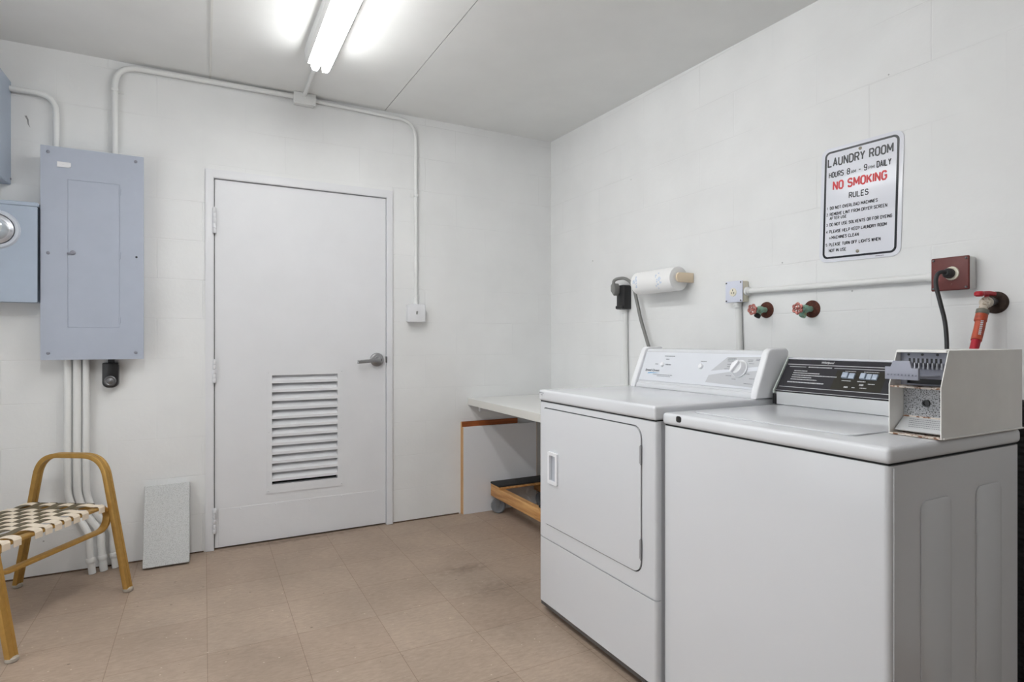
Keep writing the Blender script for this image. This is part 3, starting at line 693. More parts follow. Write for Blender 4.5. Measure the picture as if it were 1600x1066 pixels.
# ================================================================== COUNTER, BOARDS, DOLLY
t = thing('counter_shelf', 'white laminate counter top in the corner, reaching behind the dryer', 'counter', (-0.32, -0.68, 0.70))
obj('counter_top', box(NB(), -0.634, -0.002, -1.385, -0.003, 0.699, 0.7455, 0.002, 1), M_counter, t)
obj('edge_strip', box(NB(), -0.6355, -0.6342, -1.384, -0.004, 0.7005, 0.7425, 0.0004, 1), mat('edge_laminate', (216, 215, 210), 0.45), t)
bm = NB(); box(bm, -0.03, -0.002, -1.30, -0.003, 0.655, 0.6985); obj('wall_cleat', bm, M_paint, t, smooth=False)
bm = NB(); box(bm, -0.56, -0.04, -0.030, -0.003, 0.655, 0.6985); obj('wall_cleat', bm, M_paint, t, smooth=False)
bm = NB(); box(bm, -0.30, -0.27, -1.36, -1.33, 0.0, 0.6985); obj('leg', bm, M_paint, t, smooth=False)
bm = NB(); box(bm, -0.685, -0.276, -0.019, -0.002, 0.0, 0.594, 0.001, 1); t = obj('wood_board', bm, M_woodo, loc=(-0.48, -0.01, 0)); props(t, 'orange-brown wood board upright on the wall, showing above the white board', 'board')
bm = NB(); box(bm, -0.6868, -0.6851, -0.0185, -0.0025, 0.001, 0.593); obj('edge_band', bm, M_edge, t, smooth=False, label='tan edge band')
bm = NB(); box(bm, -0.682, -0.138, -0.0385, -0.0205, 0.0, 0.561, 0.001, 1); t = obj('white_board', bm, M_melam, loc=(-0.41, -0.03, 0)); props(t, 'white melamine board standing in front of the orange-brown board under the counter', 'board')
for xa, xb in ((-0.1378, -0.1355), (-0.6840, -0.6822)):
    bm = NB(); box(bm, xa, xb, -0.038, -0.021, 0.001, 0.560); obj('edge_band', bm, M_edge, t, smooth=False, label='tan edge band')

t = thing('furniture_dolly', 'low pine furniture dolly with black padded crosspieces under the counter', 'dolly', (-0.31, -0.42, 0))
for xa, xb in ((-0.492, -0.445), (-0.165, -0.118)):
    obj('side_rail', box(NB(), xa, xb, -0.800, -0.046, 0.102, 0.166, 0.004, 2), M_woodp, t)
for ya, yb_ in ((-0.175, -0.050), (-0.795, -0.670)):
    c_ = obj('crosspiece', box(NB(), -0.494, -0.116, ya, yb_, 0.1662, 0.182, 0.003, 2), M_woodp, t)
    obj('rubber_pad', box(NB(), -0.496, -0.114, ya-0.002, yb_+0.002, 0.1822, 0.196, 0.005, 2), M_rubber, c_)
def caster(x, y, rot=0.0):
    Rm = Matrix.Translation((x, y, 0)) @ Matrix.Rotation(rot, 4, 'Z') @ Matrix.Translation((-x, -y, 0))
    bm = NB(); box(bm, x-0.022, x+0.022, y-0.022, y+0.022, 0.098, 0.1018, 0.002, 1); lathe(bm, (x, y, 0.098), (0, 0, -1), [(0, 0.019), (0.010, 0.017)], 16)
    for sx in (-1, 1):
        prism(bm, [(y-0.016, 0.092), (y+0.016, 0.092), (y+0.012, 0.040), (y-0.0, 0.034), (y-0.010, 0.042)], 'x', x+sx*0.015-0.0012, x+sx*0.015+0.0012)
    lathe(bm, (x-0.019, y, 0.0445), (1, 0, 0), [(0, 0.005), (0.038, 0.005)], 10)
    bmesh.ops.transform(bm, matrix=Rm, verts=bm.verts)
    f = obj('caster', bm, M_dsteel, t)
    bm = NB(); lathe(bm, (x-0.0125, y, 0.0445), (1, 0, 0), [(0, 0.014), (0.002, 0.030), (0.0, 0.036), (0.003, 0.0425), (0.008, 0.0445), (0.017, 0.0445), (0.022, 0.0425), (0.025, 0.036), (0.023, 0.030), (0.025, 0.014)], 28)
    for v in bm.verts: v.co.y = y+(v.co.y-y)*1.10; v.co.z = 0.0445+(v.co.z-0.0445)*1.10+0.0046
    bmesh.ops.transform(bm, matrix=Rm, verts=bm.verts)
    obj('wheel', bm, M_casterg, f)
for x, y, a in ((-0.468, -0.110, 0.95), (-0.142, -0.110, 0.3), (-0.468, -0.735, 0.0), (-0.142, -0.735, 0.5)): caster(x, y, a)

# ================================================================== DRYER
DXF, DXB, DYL, DYR = -0.918, -0.27, -1.396, -2.104
t = thing('dryer', 'white clothes dryer with square front door and pale console, nearest the counter', 'clothes dryer', ((DXF+DXB)/2, (DYL+DYR)/2, 0))
obj('cabinet', box(NB(), DXF+0.0055, DXB, DYR+0.0035, DYL-0.0035, 0.040, 0.868, 0.010, 3, edges='vert'), M_enamel, t)
door_o = rrect(-2.038, -1.432, 0.372, 0.844, (0.018, 0.040, 0.040, 0.018))   # u = y : u1 is the left side in view
# corner order: (u1v1) top-left in view, (u0v1) top-right, (u0v0) bottom-right, (u1v0) bottom-left
door_o = rrect(-2.040, -1.430, 0.370, 0.846, (0.016, 0.040, 0.040, 0.030))
door_i = rrect(-2.036, -1.434, 0.374, 0.842, (0.013, 0.037, 0.037, 0.027))
bm = NB(); holed(bm, [(DYR+0.013, 0.313), (DYL-0.013, 0.313), (DYL-0.013, 0.866), (DYR+0.013, 0.866)], (door_o,), 'x', DXF, DXF+0.0038)
def corner_xy(y, sgn, r=0.012, t=0.0215):
    out = [(DXF+t, y)]
    for k in range(7):
        a = k/6*PI/2; out.append((DXF+r-r*math.sin(a), y+sgn*(r-r*math.cos(a))))
    return out+[(DXF, y+sgn*0.0132), (DXF+0.0038, y+sgn*0.0132), (DXF+t, y+sgn*0.004)]
prism(bm, corner_xy(DYR, 1), 'z', 0.313, 0.866); prism(bm, corner_xy(DYL, -1), 'z', 0.313, 0.866)
obj('front_frame', bm, M_enamel, t)
bm = NB(); prism(bm, door_o, 'x', DXF+0.0033, DXF+0.0039); obj('door_gap', bm, mat('gap_grey', (70, 71, 74), 0.8), t, smooth=False, label='dark gap around the dryer door')
hy0, hy1, hz0, hz1 = -1.547, -1.478, 0.545, 0.672
bm = NB(); holed(bm, door_i, (rrect(hy0+0.012, hy1-0.012, hz0+0.012, hz1-0.012, 0.003, 2),), 'x', DXF-0.0035, DXF+0.0030)
dr = obj('door', bm, M_enamel, t, smooth=False)
bm = NB(); holed(bm, rrect(hy0, hy1, hz0, hz1, 0.004, 3), (rrect(hy0+0.013, hy1-0.013, hz0+0.013, hz1-0.013, 0.003, 3),), 'x', DXF-0.0115, DXF-0.0036)
obj('handle', bm, M_plastic, dr, smooth=False)
bm = NB()
# sloping recess behind the handle frame
pts = [(DXF+0.0028, hy0+0.011), (DXF+0.0028, hy1-0.011), (DXF+0.0018, hy1-0.011), (DXF-0.008, hy0+0.0135), (DXF-0.008, hy0+0.011)]
prism(bm, pts, 'z', hz0+0.013, hz1-0.013)
obj('handle_recess', bm, mat('recess_grey', (186, 190, 198), 0.35), dr, smooth=False, label='grey sloped finger recess')
for z0, z1 in ((0.722, 0.786), (0.418, 0.486)):
    bm = NB(); lathe(bm, (DXF-0.0045, -2.0383, z0), (0, 0, 1), [(0, 0.0028), (z1-z0, 0.0028)], 10); box(bm, DXF-0.0045, DXF-0.0036, -2.0375, -2.031, z0+0.004, z1-0.004)
    obj('hinge', bm, mat('hinge_grey', (150, 150, 153), 0.5, metal=0.2), dr)
bm = NB(); prism(bm, corner_xy(DYR, 1)[:-3]+corner_xy(DYL, -1)[:-3][::-1]+[(DXF+0.0215, DYL-0.004), (DXF+0.0038, DYL-0.013), (DXF+0.0038, DYR+0.013), (DXF+0.0215, DYR+0.004)], 'z', 0.045, 0.3085); obj('lower_panel', bm, M_enamel, t)
bm = NB(); box(bm, DXF+0.006, DXF+0.0075, DYR+0.004, DYL-0.004, 0.026, 0.0395)
for y in (-1.43, -2.05): lathe(bm, (DXF+0.006, y, 0.033), (-1, 0, 0), [(0, 0.005), (0.002, 0.005), (0.002, 0)], 10)
obj('bottom_rail', bm, M_dsteel, t, smooth=False)
for x in (DXF+0.05, DXB-0.05):
    for y in (DYL-0.05, DYR+0.05):
        bm = NB(); lathe(bm, (x, y, 0), (0, 0, 1), [(0, 0.016), (0.008, 0.016), (0.010, 0.008), (0.0398, 0.008)], 14); obj('foot', bm, M_rubber, t)
bm = NB(); box(bm, DXF-0.004, DXB-0.004, DYR-0.0005, DYL+0.0025, 0.871, 0.9165, 0.010, 4); tp = obj('top', bm, M_enamel, t)
bm = NB(); box(bm, DXF+0.004, DXB-0.01, DYR+0.006, DYL-0.004, 0.8675, 0.871); obj('top_gap', bm, M_gap, t, smooth=False)
bm = NB()
O = Vector((DXF-0.0042, 0, 0)); U = Vector((0, -1, 0)); V = Vector((0, 0, 1))
for u0, u1, z in ((1.402, 1.437, 0.904), (1.414, 1.428, 0.896)):
    k = u0
    while k < u1: quad(bm, O, U, V, k, k+0.0022, z-0.0015, z+0.0015); k += 0.003
obj('print', bm, M_print, tp, smooth=False)
# console
CB, CT = Vector((-0.452, 0, 0.9165)), Vector((-0.384, 0, 1.090))
def slope_frame(base, top):
    V_ = (top-base).normalized(); U_ = Vector((0, -1, 0)); return base, U_, V_, U_.cross(V_).normalized()
def face_pt(base, V_, z): return (z-base.z)/V_.z      # v coordinate of a height
O, U, V, Nn = slope_frame(CB, CT)
if Nn.x > 0: Nn = -Nn
cyl_, cyr = 1.448, 2.098
bm = NB(); cs = [(-0.462, 0.917), (-0.462, 0.926), (-0.4555, 0.936), (-0.449, 0.938), (-0.399, 1.064), (-0.397, 1.072), (-0.394, 1.079), (-0.386, 1.084), (-0.315, 1.084), (-0.308, 1.078), (-0.308, 0.917)]
prism(bm, cs, 'y', -cyr, -cyl_); con = obj('console', bm, M_enamel, t)
for ya, yb_ in ((cyl_-0.012, cyl_+0.016), (cyr-0.018, cyr+0.010)):
    bm = NB(); ce = [(-0.470, 0.917), (-0.470, 0.932), (-0.464, 0.950), (-0.412, 1.074), (-0.404, 1.086), (-0.390, 1.092), (-0.312, 1.092), (-0.300, 1.083), (-0.300, 0.917)]
    prism(bm, ce, 'y', -yb_, -ya, 0.007, 3); obj('end_cap', bm, M_plastic, con)
vz = lambda z: face_pt(CB, V, z)
D0 = 0.0085
bm = NB(); slab(bm, O, U, V, Nn, [(cyl_+0.018, vz(0.944)), (cyr-0.020, vz(0.944)), (cyr-0.020, vz(1.066)), (cyl_+0.018, vz(1.066))], 0.001, D0-0.0006)
fc = obj('face_panel', bm, M_console, con, smooth=False)
PF = O+Nn*D0
bm = NB()
def poly2(bm, O_, U_, V_, pts, mi=0):
    f = bm.faces.new([bm.verts.new(O_+U_*a+V_*b) for a, b in pts]); f.material_index = mi
poly2(bm, PF, U, V, [(1.862, vz(1.000)), (1.925, vz(1.054)), (2.076, vz(1.058)), (2.076, vz(1.024)), (2.000, vz(1.015)), (1.94, vz(1.010))])
poly2(bm, PF, U, V, [(1.850, vz(0.9565)), (1.858, vz(0.984)), (1.95, vz(1.000)), (2.020, vz(1.003)), (2.076, vz(1.010)), (2.076, vz(0.950))])
obj('grey_zone', bm, M_cgrey, fc, smooth=False)
bm = NB(); PG = O+Nn*(D0+0.0005)
put_text(bm, 'Speed Queen', PG, U, V, 1.492, 1.580, vz(0.9815), vz(0.9935), 0.03, 0, 0.2)
def tiny(bm, O_, U_, V_, u0, u1, v, h=0.0028, mi=0):
    k = u0
    while k < u1:
        w = random.choice((0.0022, 0.003, 0.0042)); quad(bm, O_, U_, V_, k, min(k+w, u1), v-h/2, v+h/2, mi); k += w+0.0012
tiny(bm, PG, U, V, 1.548, 1.665, vz(0.9715), 0.0025); tiny(bm, PG, U, V, 1.575, 1.655, vz(0.9655), 0.002)
tiny(bm, PG, U, V, 1.590, 1.650, vz(1.050), 0.003); tiny(bm, PG, U, V, 1.602, 1.622, vz(1.037), 0.0035)
tiny(bm, PG, U, V, 1.545, 1.562, vz(1.015), 0.0035); tiny(bm, PG, U, V, 1.608, 1.640, vz(1.015), 0.0045)
tiny(bm, PG, U, V, 1.800, 1.830, vz(1.034), 0.003)
for (u0, u1, z) in ((1.93, 1.968, 1.050), (1.93, 1.970, 1.045), (1.932, 1.965, 1.040), (1.935, 1.962, 1.027), (1.935, 1.962, 1.019), (1.925, 1.955, 1.010), (1.94, 1.965, 0.986), (1.972, 1.990, 0.975),
                    (2.022, 2.045, 1.046), (2.022, 2.045, 1.041), (2.030, 2.052, 1.033), (2.057, 2.076, 1.050), (2.057, 2.076, 1.045), (2.022, 2.045, 0.996), (2.048, 2.070, 0.980), (2.030, 2.066, 0.962)):
    tiny(bm, PG, U, V, u0, u1, vz(z), 0.0024)
obj('lettering', bm, M_print, fc, smooth=False)
bm = NB(); poly2(bm, PG, U, V, [(1.512, vz(0.973)), (1.535, vz(0.9755)), (1.590, vz(0.978)), (1.535, vz(0.979)), (1.516, vz(0.9775))]); obj('swoosh_print', bm, M_blue, fc, smooth=False)
DC = PF+U*1.996+V*vz(1.013)
bm = NB(); lathe(bm, DC, Nn, [(0, 0.0335), (0.004, 0.0335), (0.006, 0.030), (0.009, 0.029), (0.022, 0.0265), (0.025, 0.024), (0.026, 0)], 36)
kn = obj('timer_dial', bm, M_plastic, con)
bm = NB(); a = math.radians(62); gu = U*math.cos(a)+V*math.sin(a); gv = Nn.cross(gu).normalized()
slab(bm, DC, gu, gv, Nn, rrect(-0.024, 0.024, -0.0055, 0.0055, 0.005, 4), 0.0262, 0.036, bev=0.0015); obj('grip', bm, M_plastic, kn)
for (u, z, r) in ((1.590, 1.014, 0.010), (1.808, 1.014, 0.011)):
    bm = NB(); lathe(bm, PF+U*u+V*vz(z), Nn, [(0, r), (0.006, r*0.93), (0.008, r*0.8), (0.0085, 0)], 20); box_ = obj('push_button', bm, M_plastic, con)

# ================================================================== WASHER
WXF, WXB, WYL, WYR = -0.893, -0.325, -2.1065, -2.785
t = thing('washing_machine', 'white top-loading washing machine with charcoal console, nearest the camera', 'washing machine', ((WXF+WXB)/2, (WYL+WYR)/2, 0))
obj('cabinet', box(NB(), WXF, WXB, WYR, WYL-0.0015, 0.030, 0.857, 0.014, 4, edges='vert'), M_enamel_w, t)
bm = NB()
for (xa, xb, zt_) in ((-0.779, -0.655, 0.770), (-0.543, -0.424, 0.776)):
    prism(bm, rrect(xa, xb, 0.10, zt_, 0.022, 5), 'y', WYR-0.0028, WYR+0.001, 0.0022, 2)
obj('side_embossing', bm, M_enamel_w, t)
bm = NB(); box(bm, -0.8800, -0.8765, WYR-0.0016, WYR+0.001, 0.035, 0.853, 0.0007, 1); obj('corner_seam', bm, M_enamel_w, t)
bm = NB(); box(bm, WXF+0.015, WXB-0.015, WYR+0.015, WYL-0.015, 0.010, 0.030); obj('toe_recess', bm, M_gap, t, smooth=False)
for x in (WXF+0.06, WXB-0.06):
    for y in (WYL-0.06, WYR+0.06):
        bm = NB(); lathe(bm, (x, y, 0), (0, 0, 1), [(0, 0.018), (0.0098, 0.018)], 14); obj('foot', bm, M_rubber, t)
bm = NB(); box(bm, WXF+0.006, WXB-0.006, WYR+0.006, WYL-0.006, 0.857, 0.861); obj('deck_gap', bm, M_gap, t, smooth=False)
bm = NB(); box(bm, WXF-0.004, WXB+0.002, WYR-0.003, WYL, 0.861, 0.897, 0.011, 4); dk = obj('deck', bm, M_enamel_w, t)
bm = NB(); prism(bm, rrect(-0.822, -0.41, -2.664, -2.160, 0.022, 5), 'z', 0.8972, 0.9005, 0.003, 3); ld = obj('lid', bm, M_enamel_w, t)
bm = NB(); prism(bm, rrect(-2.190, -2.169, 0.874, 0.893, 0.007, 4), 'x', WXF-0.0046, WXF-0.0038); obj('lock_hole', bm, M_black, dk, smooth=False)
WB, WT = Vector((-0.395, 0, 0.944)), Vector((-0.322, 0, 1.053))
O, U, V, Nn = slope_frame(WB, WT)
if Nn.x > 0: Nn = -Nn
wl, wr = 2.122, 2.6745
vz = lambda z: face_pt(WB, V, z)
L_ = (WT-WB).length
bm = NB(); cs = [(-0.388, 0.897), (-0.392, 0.940), (-0.318, 1.050), (-0.300, 1.050), (-0.300, 0.897)]
prism(bm, cs, 'y', -wr, -wl-0.002); wc = obj('console', bm, M_enamel_w, t, smooth=False)
bm = NB(); slab(bm, O, U, V, Nn, [(wl+0.004, 0.0), (wr, 0.0), (wr, L_), (wl+0.004, L_)], -0.001, 0.0035, bev=0.0008)
fp = obj('face_panel', bm, M_wpanel, wc, smooth=False)
bm = NB(); slab(bm, O, U, V, Nn, [(wl, L_-0.002), (wr, L_-0.002), (wr, L_+0.006), (wl, L_+0.006)], -0.006, 0.006, bev=0.001); obj('top_trim', bm, M_zinc, wc, smooth=False)
bm = NB(); box(bm, -0.402, -0.3885, -wr, -wl-0.012, 0.9005, 0.9435, 0.001, 1); obj('trim_strip', bm, mat('satin_trim', (212, 214, 216), 0.3, metal=0.35), wc)
bm = NB(); box(bm, -0.404, -0.3885, -wl-0.0115, -wl+0.001, 0.9005, 0.936); obj('trim_end', bm, M_black, wc, smooth=False, label='black end piece of the trim strip')
bm = NB(); prism(bm, [(-0.402, 0.938), (-0.404, 0.946), (-0.326, 1.062), (-0.298, 1.062), (-0.298, 0.900), (-0.38, 0.900), (-0.38, 0.938)], 'y', -wl-0.003, -wl+0.002, 0.001, 1)
obj('end_cap', bm, mat('pale_green_white', (206, 214, 208), 0.3), wc)
PF = O+Nn*0.0040
bm = NB()
for z, a_, b_, h in ((1.035, wl+0.01, wr, 0.0022), (1.0275, wl+0.02, 2.205, 0.0018), (1.0275, 2.305, wr, 0.0018), (0.960, wl+0.012, wr, 0.0018), (0.9465, wl+0.005, wr, 0.0014)):
    quad(bm, PF, U, V, a_, b_, vz(z)-h/2, vz(z)+h/2)
put_text(bm, 'Whirlpool', PF, U, V, 2.252, 2.296, vz(1.0385), vz(1.0475), 0.03, 0, 0.15)
tiny(bm, PF, U, V, 2.214, 2.298, vz(1.0275), 0.0040)
for k, (z, u1) in enumerate(((1.014, 2.215), (1.007, 2.262), (1.000, 2.325), (0.993, 2.240), (0.986, 2.262))):
    tiny(bm, PF, U, V, 2.166+0.0*k, u1, vz(z), 0.0034)
tiny(bm, PF, U, V, 2.158, 2.290, vz(0.9765), 0.0042)
for (u0, u1, z, h) in ((2.345, 2.375, 0.991, 0.003), (2.395, 2.42, 0.991, 0.003), (2.405, 2.418, 0.981, 0.006), (2.36, 2.372, 0.972, 0.005), (2.385, 2.395, 0.972, 0.003), (2.43, 2.45, 0.985, 0.003), (2.345, 2.38, 1.020, 0.002), (2.405, 2.45, 1.020, 0.002), (2.41, 2.43, 0.972, 0.003)):
    tiny(bm, PF, U, V, u0, u1, vz(z), h)
obj('lettering', bm, M_wprint, fp, smooth=False)
bm = NB(); quad(bm, O+Nn*0.0037, U, V, 2.318, 2.475, vz(0.963), vz(1.022)); obj('switch_area', bm, mat('dark_olive_print', (42, 40, 33), 0.5, spec=0.2), fp, smooth=False)
for (u0, w, n_) in ((2.344, 0.040, 2), (2.402, 0.052, 3)):
    bm = NB()
    for i in range(n_):
        a_ = u0+w*i/n_; slab(bm, O, U, V, Nn, [(a_, vz(0.997)), (a_+w/n_-0.002, vz(0.997)), (a_+w/n_-0.002, vz(1.013)), (a_, vz(1.013))], 0.0036, 0.009 if i else 0.013, bev=0.001)
    obj('rocker_switch', bm, mat('pale_blue_switch', (160, 172, 188), 0.4), wc)

# ---- coin box
KXF, KXB, KYL, KYR, KZ0, KZ1 = -0.706, -0.327, -2.678, -2.791, 0.8985, 1.098
t = thing('coin_box', 'cream metal coin box with coin slide on the rear corner of washing machine', 'coin box', ((KXF+KXB)/2, (KYL+KYR)/2, KZ0))
side = [(KXF, KZ0), (KXF, 1.0155), (KXF+0.031, KZ1-0.003), (KXF+0.034, KZ1), (KXB, KZ1), (KXB, KZ0)]
for y in (KYL, KYR+0.0025):
    bm = NB(); prism(bm, side, 'y', y-0.0025, y, 0.0006, 1); obj('side_panel', bm, M_cream_en, t, smooth=False)
bm = NB(); box(bm, KXF+0.031, KXB, KYR+0.003, KYL-0.003, KZ1-0.003, KZ1); box(bm, KXF+0.028, KXF+0.034, KYR+0.003, KYL-0.003, KZ1-0.006, KZ1+0.0005, 0.001, 1); obj('top_panel', bm, M_cream_en, t)
obj('back_panel', box(NB(), KXB-0.003, KXB-0.0002, KYR+0.003, KYL-0.003, KZ0, KZ1-0.0035), M_cream_en, t, smooth=False)
obj('base_plate', box(NB(), KXF-0.001, KXB-0.0035, KYR+0.0028, KYL-0.0028, KZ0, KZ0+0.0028), M_rustrim, t, smooth=False, label='rust-stained base plate')
obj('base_flange', box(NB(), KXF+0.004, KXB-0.001, KYR-0.0045, KYR-0.0002, KZ0, KZ0+0.004, 0.001, 1), M_cream_en, t)
bm = NB(); box(bm, KXF+0.001, -0.642, KYR+0.003, KYL-0.003, 1.0095, 1.0135, 0.0008, 1); obj('shelf', bm, M_rustrim, t)
YI0, YI1 = KYR+0.003, KYL-0.003
bm = NB(); holed(bm, [(YI0, 1.014), (YI1, 1.014), (YI1, KZ1-0.0065), (YI0, KZ1-0.0065)], ([(YI0+0.012, 1.018), (YI1-0.014, 1.018), (YI1-0.014, 1.030), (YI0+0.012, 1.030)],), 'x', -0.660, -0.655)
sl = obj('slide_plate', bm, M_zincd, t, smooth=False)
bm = NB()
for k in range(8):
    y = YI1-0.018-k*0.0095
    box(bm, -0.6605, -0.6598, y-0.0045, y, 1.058, 1.078)
for y in (YI1-0.018, YI1-0.048, YI1-0.080): lathe(bm, (-0.6602, y, 1.087), (-1, 0, 0), [(0, 0.003), (0.001, 0.003)], 8)
box(bm, -0.651, -0.650, YI0, YI1, 1.015, 1.035)
obj('coin_slots', bm, M_black, sl, smooth=False)
bm = NB()
for k in range(8):
    y = YI1-0.018-k*0.0095
    box(bm, -0.668, -0.6608, y-0.0085, y-0.0052, 1.053, 1.068, 0.001, 1)
obj('slot_ribs', bm, M_zinc, sl)
bm = NB(); box(bm, -0.740, -0.662, YI0+0.020, YI1-0.012, 1.036, 1.040, 0.001, 1)      # slide tongue
M_slide = mat('slide_grey', (152, 155, 168), 0.6, metal=0.25)
sd = obj('coin_slide', bm, M_slide, t)
bm = NB(); prism(bm, [(-2.694, 1.031), (-2.766, 1.031), (-2.766, 1.058), (-2.752, 1.058), (-2.748, 1.074), (-2.712, 1.074), (-2.706, 1.060), (-2.694, 1.060)], 'x', -0.750, -0.742, 0.0012, 2)
for k in range(9): box(bm, -0.7525, -0.750, -2.762+k*0.0075, -2.7585+k*0.0075, 1.041, 1.043)
obj('push_handle', bm, M_slide, sd)
bm = NB(); holed(bm, [(YI0, 0.9375), (YI1, 0.9375), (YI1, 1.009), (YI0, 1.009)], (), 'x', -0.648, -0.643)
lp = obj('lock_plate', bm, mat('mottled_lock_plate', (188, 190, 194), 0.6, dirt=((84, 84, 84), 0.44), nscale=330), t, smooth=False, label='grey lock plate with worn black specks')
bm = NB(); lathe(bm, (-0.648, -2.732, 0.972), (-1, 0, 0), [(0, 0.0085), (0.005, 0.008), (0.0052, 0.0045), (0.003, 0.004)], 18); obj('lock', bm, M_black, lp)
bm = NB(); prism(bm, [(-0.6475, 0.936), (-0.652, 0.937), (-0.690, 0.9085), (-0.687, 0.906), (-0.6475, 0.930)], 'y', YI0, YI1-0.002); ip = obj('instruction_plate', bm, M_speck, t, smooth=False)
bm = NB(); OO = Vector((-0.652, 0, 0.9372)); VV = (Vector((-0.690, 0, 0.9087))-OO).normalized()
for k in range(5): tiny(bm, OO+Vector((-0.0003, 0, 0.0006)), Vector((0, -1, 0)), VV, 2.70+0.002*k, 2.784, 0.008+k*0.0065, 0.0016)
obj('lettering', bm, M_print, ip, smooth=False)
bm = NB(); box(bm, -0.652, -0.6472, YI0, YI1, 0.9345, 0.9400, 0.0005, 1); obj('rusty_lip', bm, M_rustrim, t)

# ================================================================== RIGHT WALL FITTINGS
# black dryer receptacle + white conduit + grey cord
t = thing('dryer_outlet', 'black dryer power receptacle on the wall left of the paper towels', 'outlet', (0, -0.835, 1.295))
bm = NB(); prism(bm, rrect(-0.872, -0.800, 1.298, 1.436, (0.014, 0.014, 0.003, 0.003), 4), 'x', -0.050, 0, 0.004, 2); obj('housing', bm, M_black, t)
bm = NB(); box(bm, -0.062, -0.0505, -0.868, -0.804, 1.300, 1.318, 0.003, 1); obj('cover_lip', bm, M_black, t)
conduit('conduit', 'white conduit dropping from the black receptacle to behind the dryer', [(-0.0145, -0.836, 1.2975), (-0.0145, -0.838, 1.10), (-0.0145, -0.848, 0.752)], 0.0135, boots=[((-0.020, -0.836, 1.2970), (0, 0, -1), 0.02)])
t = thing('dryer_power_cord', 'thick grey dryer power cord arching from black receptacle down behind dryer console', 'power cord', (-0.06, -0.815, 1.40))
bm = NB(); slab(bm, Vector((-0.052, -0.815, 1.412)), Vector((0, -1, 0)), Vector((0, 0, 1)), Vector((-1, 0, 0)), [(-0.022, -0.008), (0.004, -0.036), (0.016, -0.020), (0.018, 0.012), (0.006, 0.034), (-0.010, 0.036), (-0.022, 0.022)], 0.0, 0.036, bev=0.004); obj('plug', bm, M_cordg, t)
bm = NB(); tube(bm, catmull([(-0.080, -0.812, 1.444), (-0.080, -0.818, 1.462), (-0.066, -0.840, 1.472), (-0.050, -0.885, 1.467), (-0.045, -0.938, 1.425), (-0.045, -0.975, 1.33), (-0.046, -1.010, 1.228), (-0.048, -1.078, 1.075), (-0.10, -1.18, 0.96), (-0.20, -1.42, 0.90), (-0.22, -1.50, 0.80)], 8), 0.0092, 14); obj('cord', bm, M_cordg, t)
# paper towels
t = thing('paper_towel_holder', 'tan wall-mounted holder carrying the paper towel roll', 'paper towel holder', (0, -1.18, 1.43))
for ya, yb_ in ((-1.352, -1.340), (-1.022, -1.012)):
    bm = NB(); prism(bm, rrect(-0.112, -0.001, 1.407, 1.455, (0.001, 0.022, 0.022, 0.001), 6), 'y', ya, yb_, 0.002, 2); obj('end_bracket', bm, M_tan, t)
bm = NB(); box(bm, -0.010, -0.001, -1.339, -1.023, 1.412, 1.450, 0.002, 1); obj('back_plate', bm, M_tan, t)
bm = NB(); lathe(bm, (-0.080, -1.339, 1.430), (0, 1, 0), [(0, 0.012), (0.316, 0.012)], 16); obj('rod', bm, M_tan, t)
bm = NB(); lathe(bm, (-0.080, -1.330, 1.426), (0, 1, 0), [(0, 0.020), (0, 0.058), (0.001, 0.060), (0.293, 0.060), (0.295, 0.058), (0.295, 0.020), (0, 0.020)][:-1], 40)
r_ = obj('paper_towel_roll', bm, M_paper, loc=(-0.08, -1.18, 1.366)); props(r_, 'roll of white paper towels with faint blue print on the tan holder', 'paper towels')
bm = NB(); sweep(bm, [(-0.080, -1.3295, 1.426), (-0.080, -1.0355, 1.426)], circ(0.0198, 20), caps=False); obj('core', bm, M_card, r_)
bm = NB()
for (y, a0, a1) in ((-1.075, 150, 215), (-1.235, 145, 235), (-1.26, 170, 200), (-1.06, 170, 185)):
    for k in range(8):
        a = math.radians(a0+(a1-a0)*k/8+random.uniform(-3, 3)); w = random.uniform(0.002, 0.006); yy = y+random.uniform(-0.008, 0.008)
        c = Vector((-0.080+0.0605*math.cos(a), yy, 1.426+0.0605*math.sin(a))); tn = Vector((-math.sin(a), 0, math.cos(a)))
        bm.faces.new([bm.verts.new(c+tn*p_*0.004+Vector((0, q_*w, 0))) for p_, q_ in ((-1, -1), (1, -1), (1, 1), (-1, 1))])
obj('blue_print', bm, M_paperb, r_, smooth=False, label='faint blue printed pattern')
# small receptacle box
def wall_box(name, label, cat, y0, y1, z0, z1, D, mf, mb):
    t = thing(name, label, cat, (0, (y0+y1)/2, z0))
    obj('box', box(NB(), -D, 0, y0+0.002, y1-0.002, z0+0.002, z1-0.002, 0.004, 2), mb, t)
    bm = NB(); box(bm, -D-0.007, -D-0.0002, y0, y1, z0, z1, 0.004, 3)
    cv = obj('cover_plate', bm, mf, t)
    for y in (y0+0.008, y1-0.008):
        for z in (z0+0.008, z1-0.008): obj('screw', screw(NB(), (-D-0.007, y, z), (-1, 0, 0), 0.0035), M_dsteel, cv)
    return t
t = wall_box('outlet_box', 'white box with one round ivory socket on the wall between towels and valves', 'outlet', -1.684, -1.588, 1.291, 1.388, 0.038, M_bluew, M_offw)
bm = NB(); lathe(bm, (-0.045, -1.634, 1.337), (-1, 0, 0), [(0, 0.019), (0.003, 0.018), (0.0035, 0.017), (0.0036, 0)], 24); so = obj('socket', bm, M_offw, t)
bm = NB()
for y, z in ((-1.641, 1.334), (-1.627, 1.334), (-1.634, 1.346)): box(bm, -0.0492, -0.0486, y-0.0015, y+0.0015, z-0.004, z+0.004)
obj('socket_slots', bm, M_black, so, smooth=False)
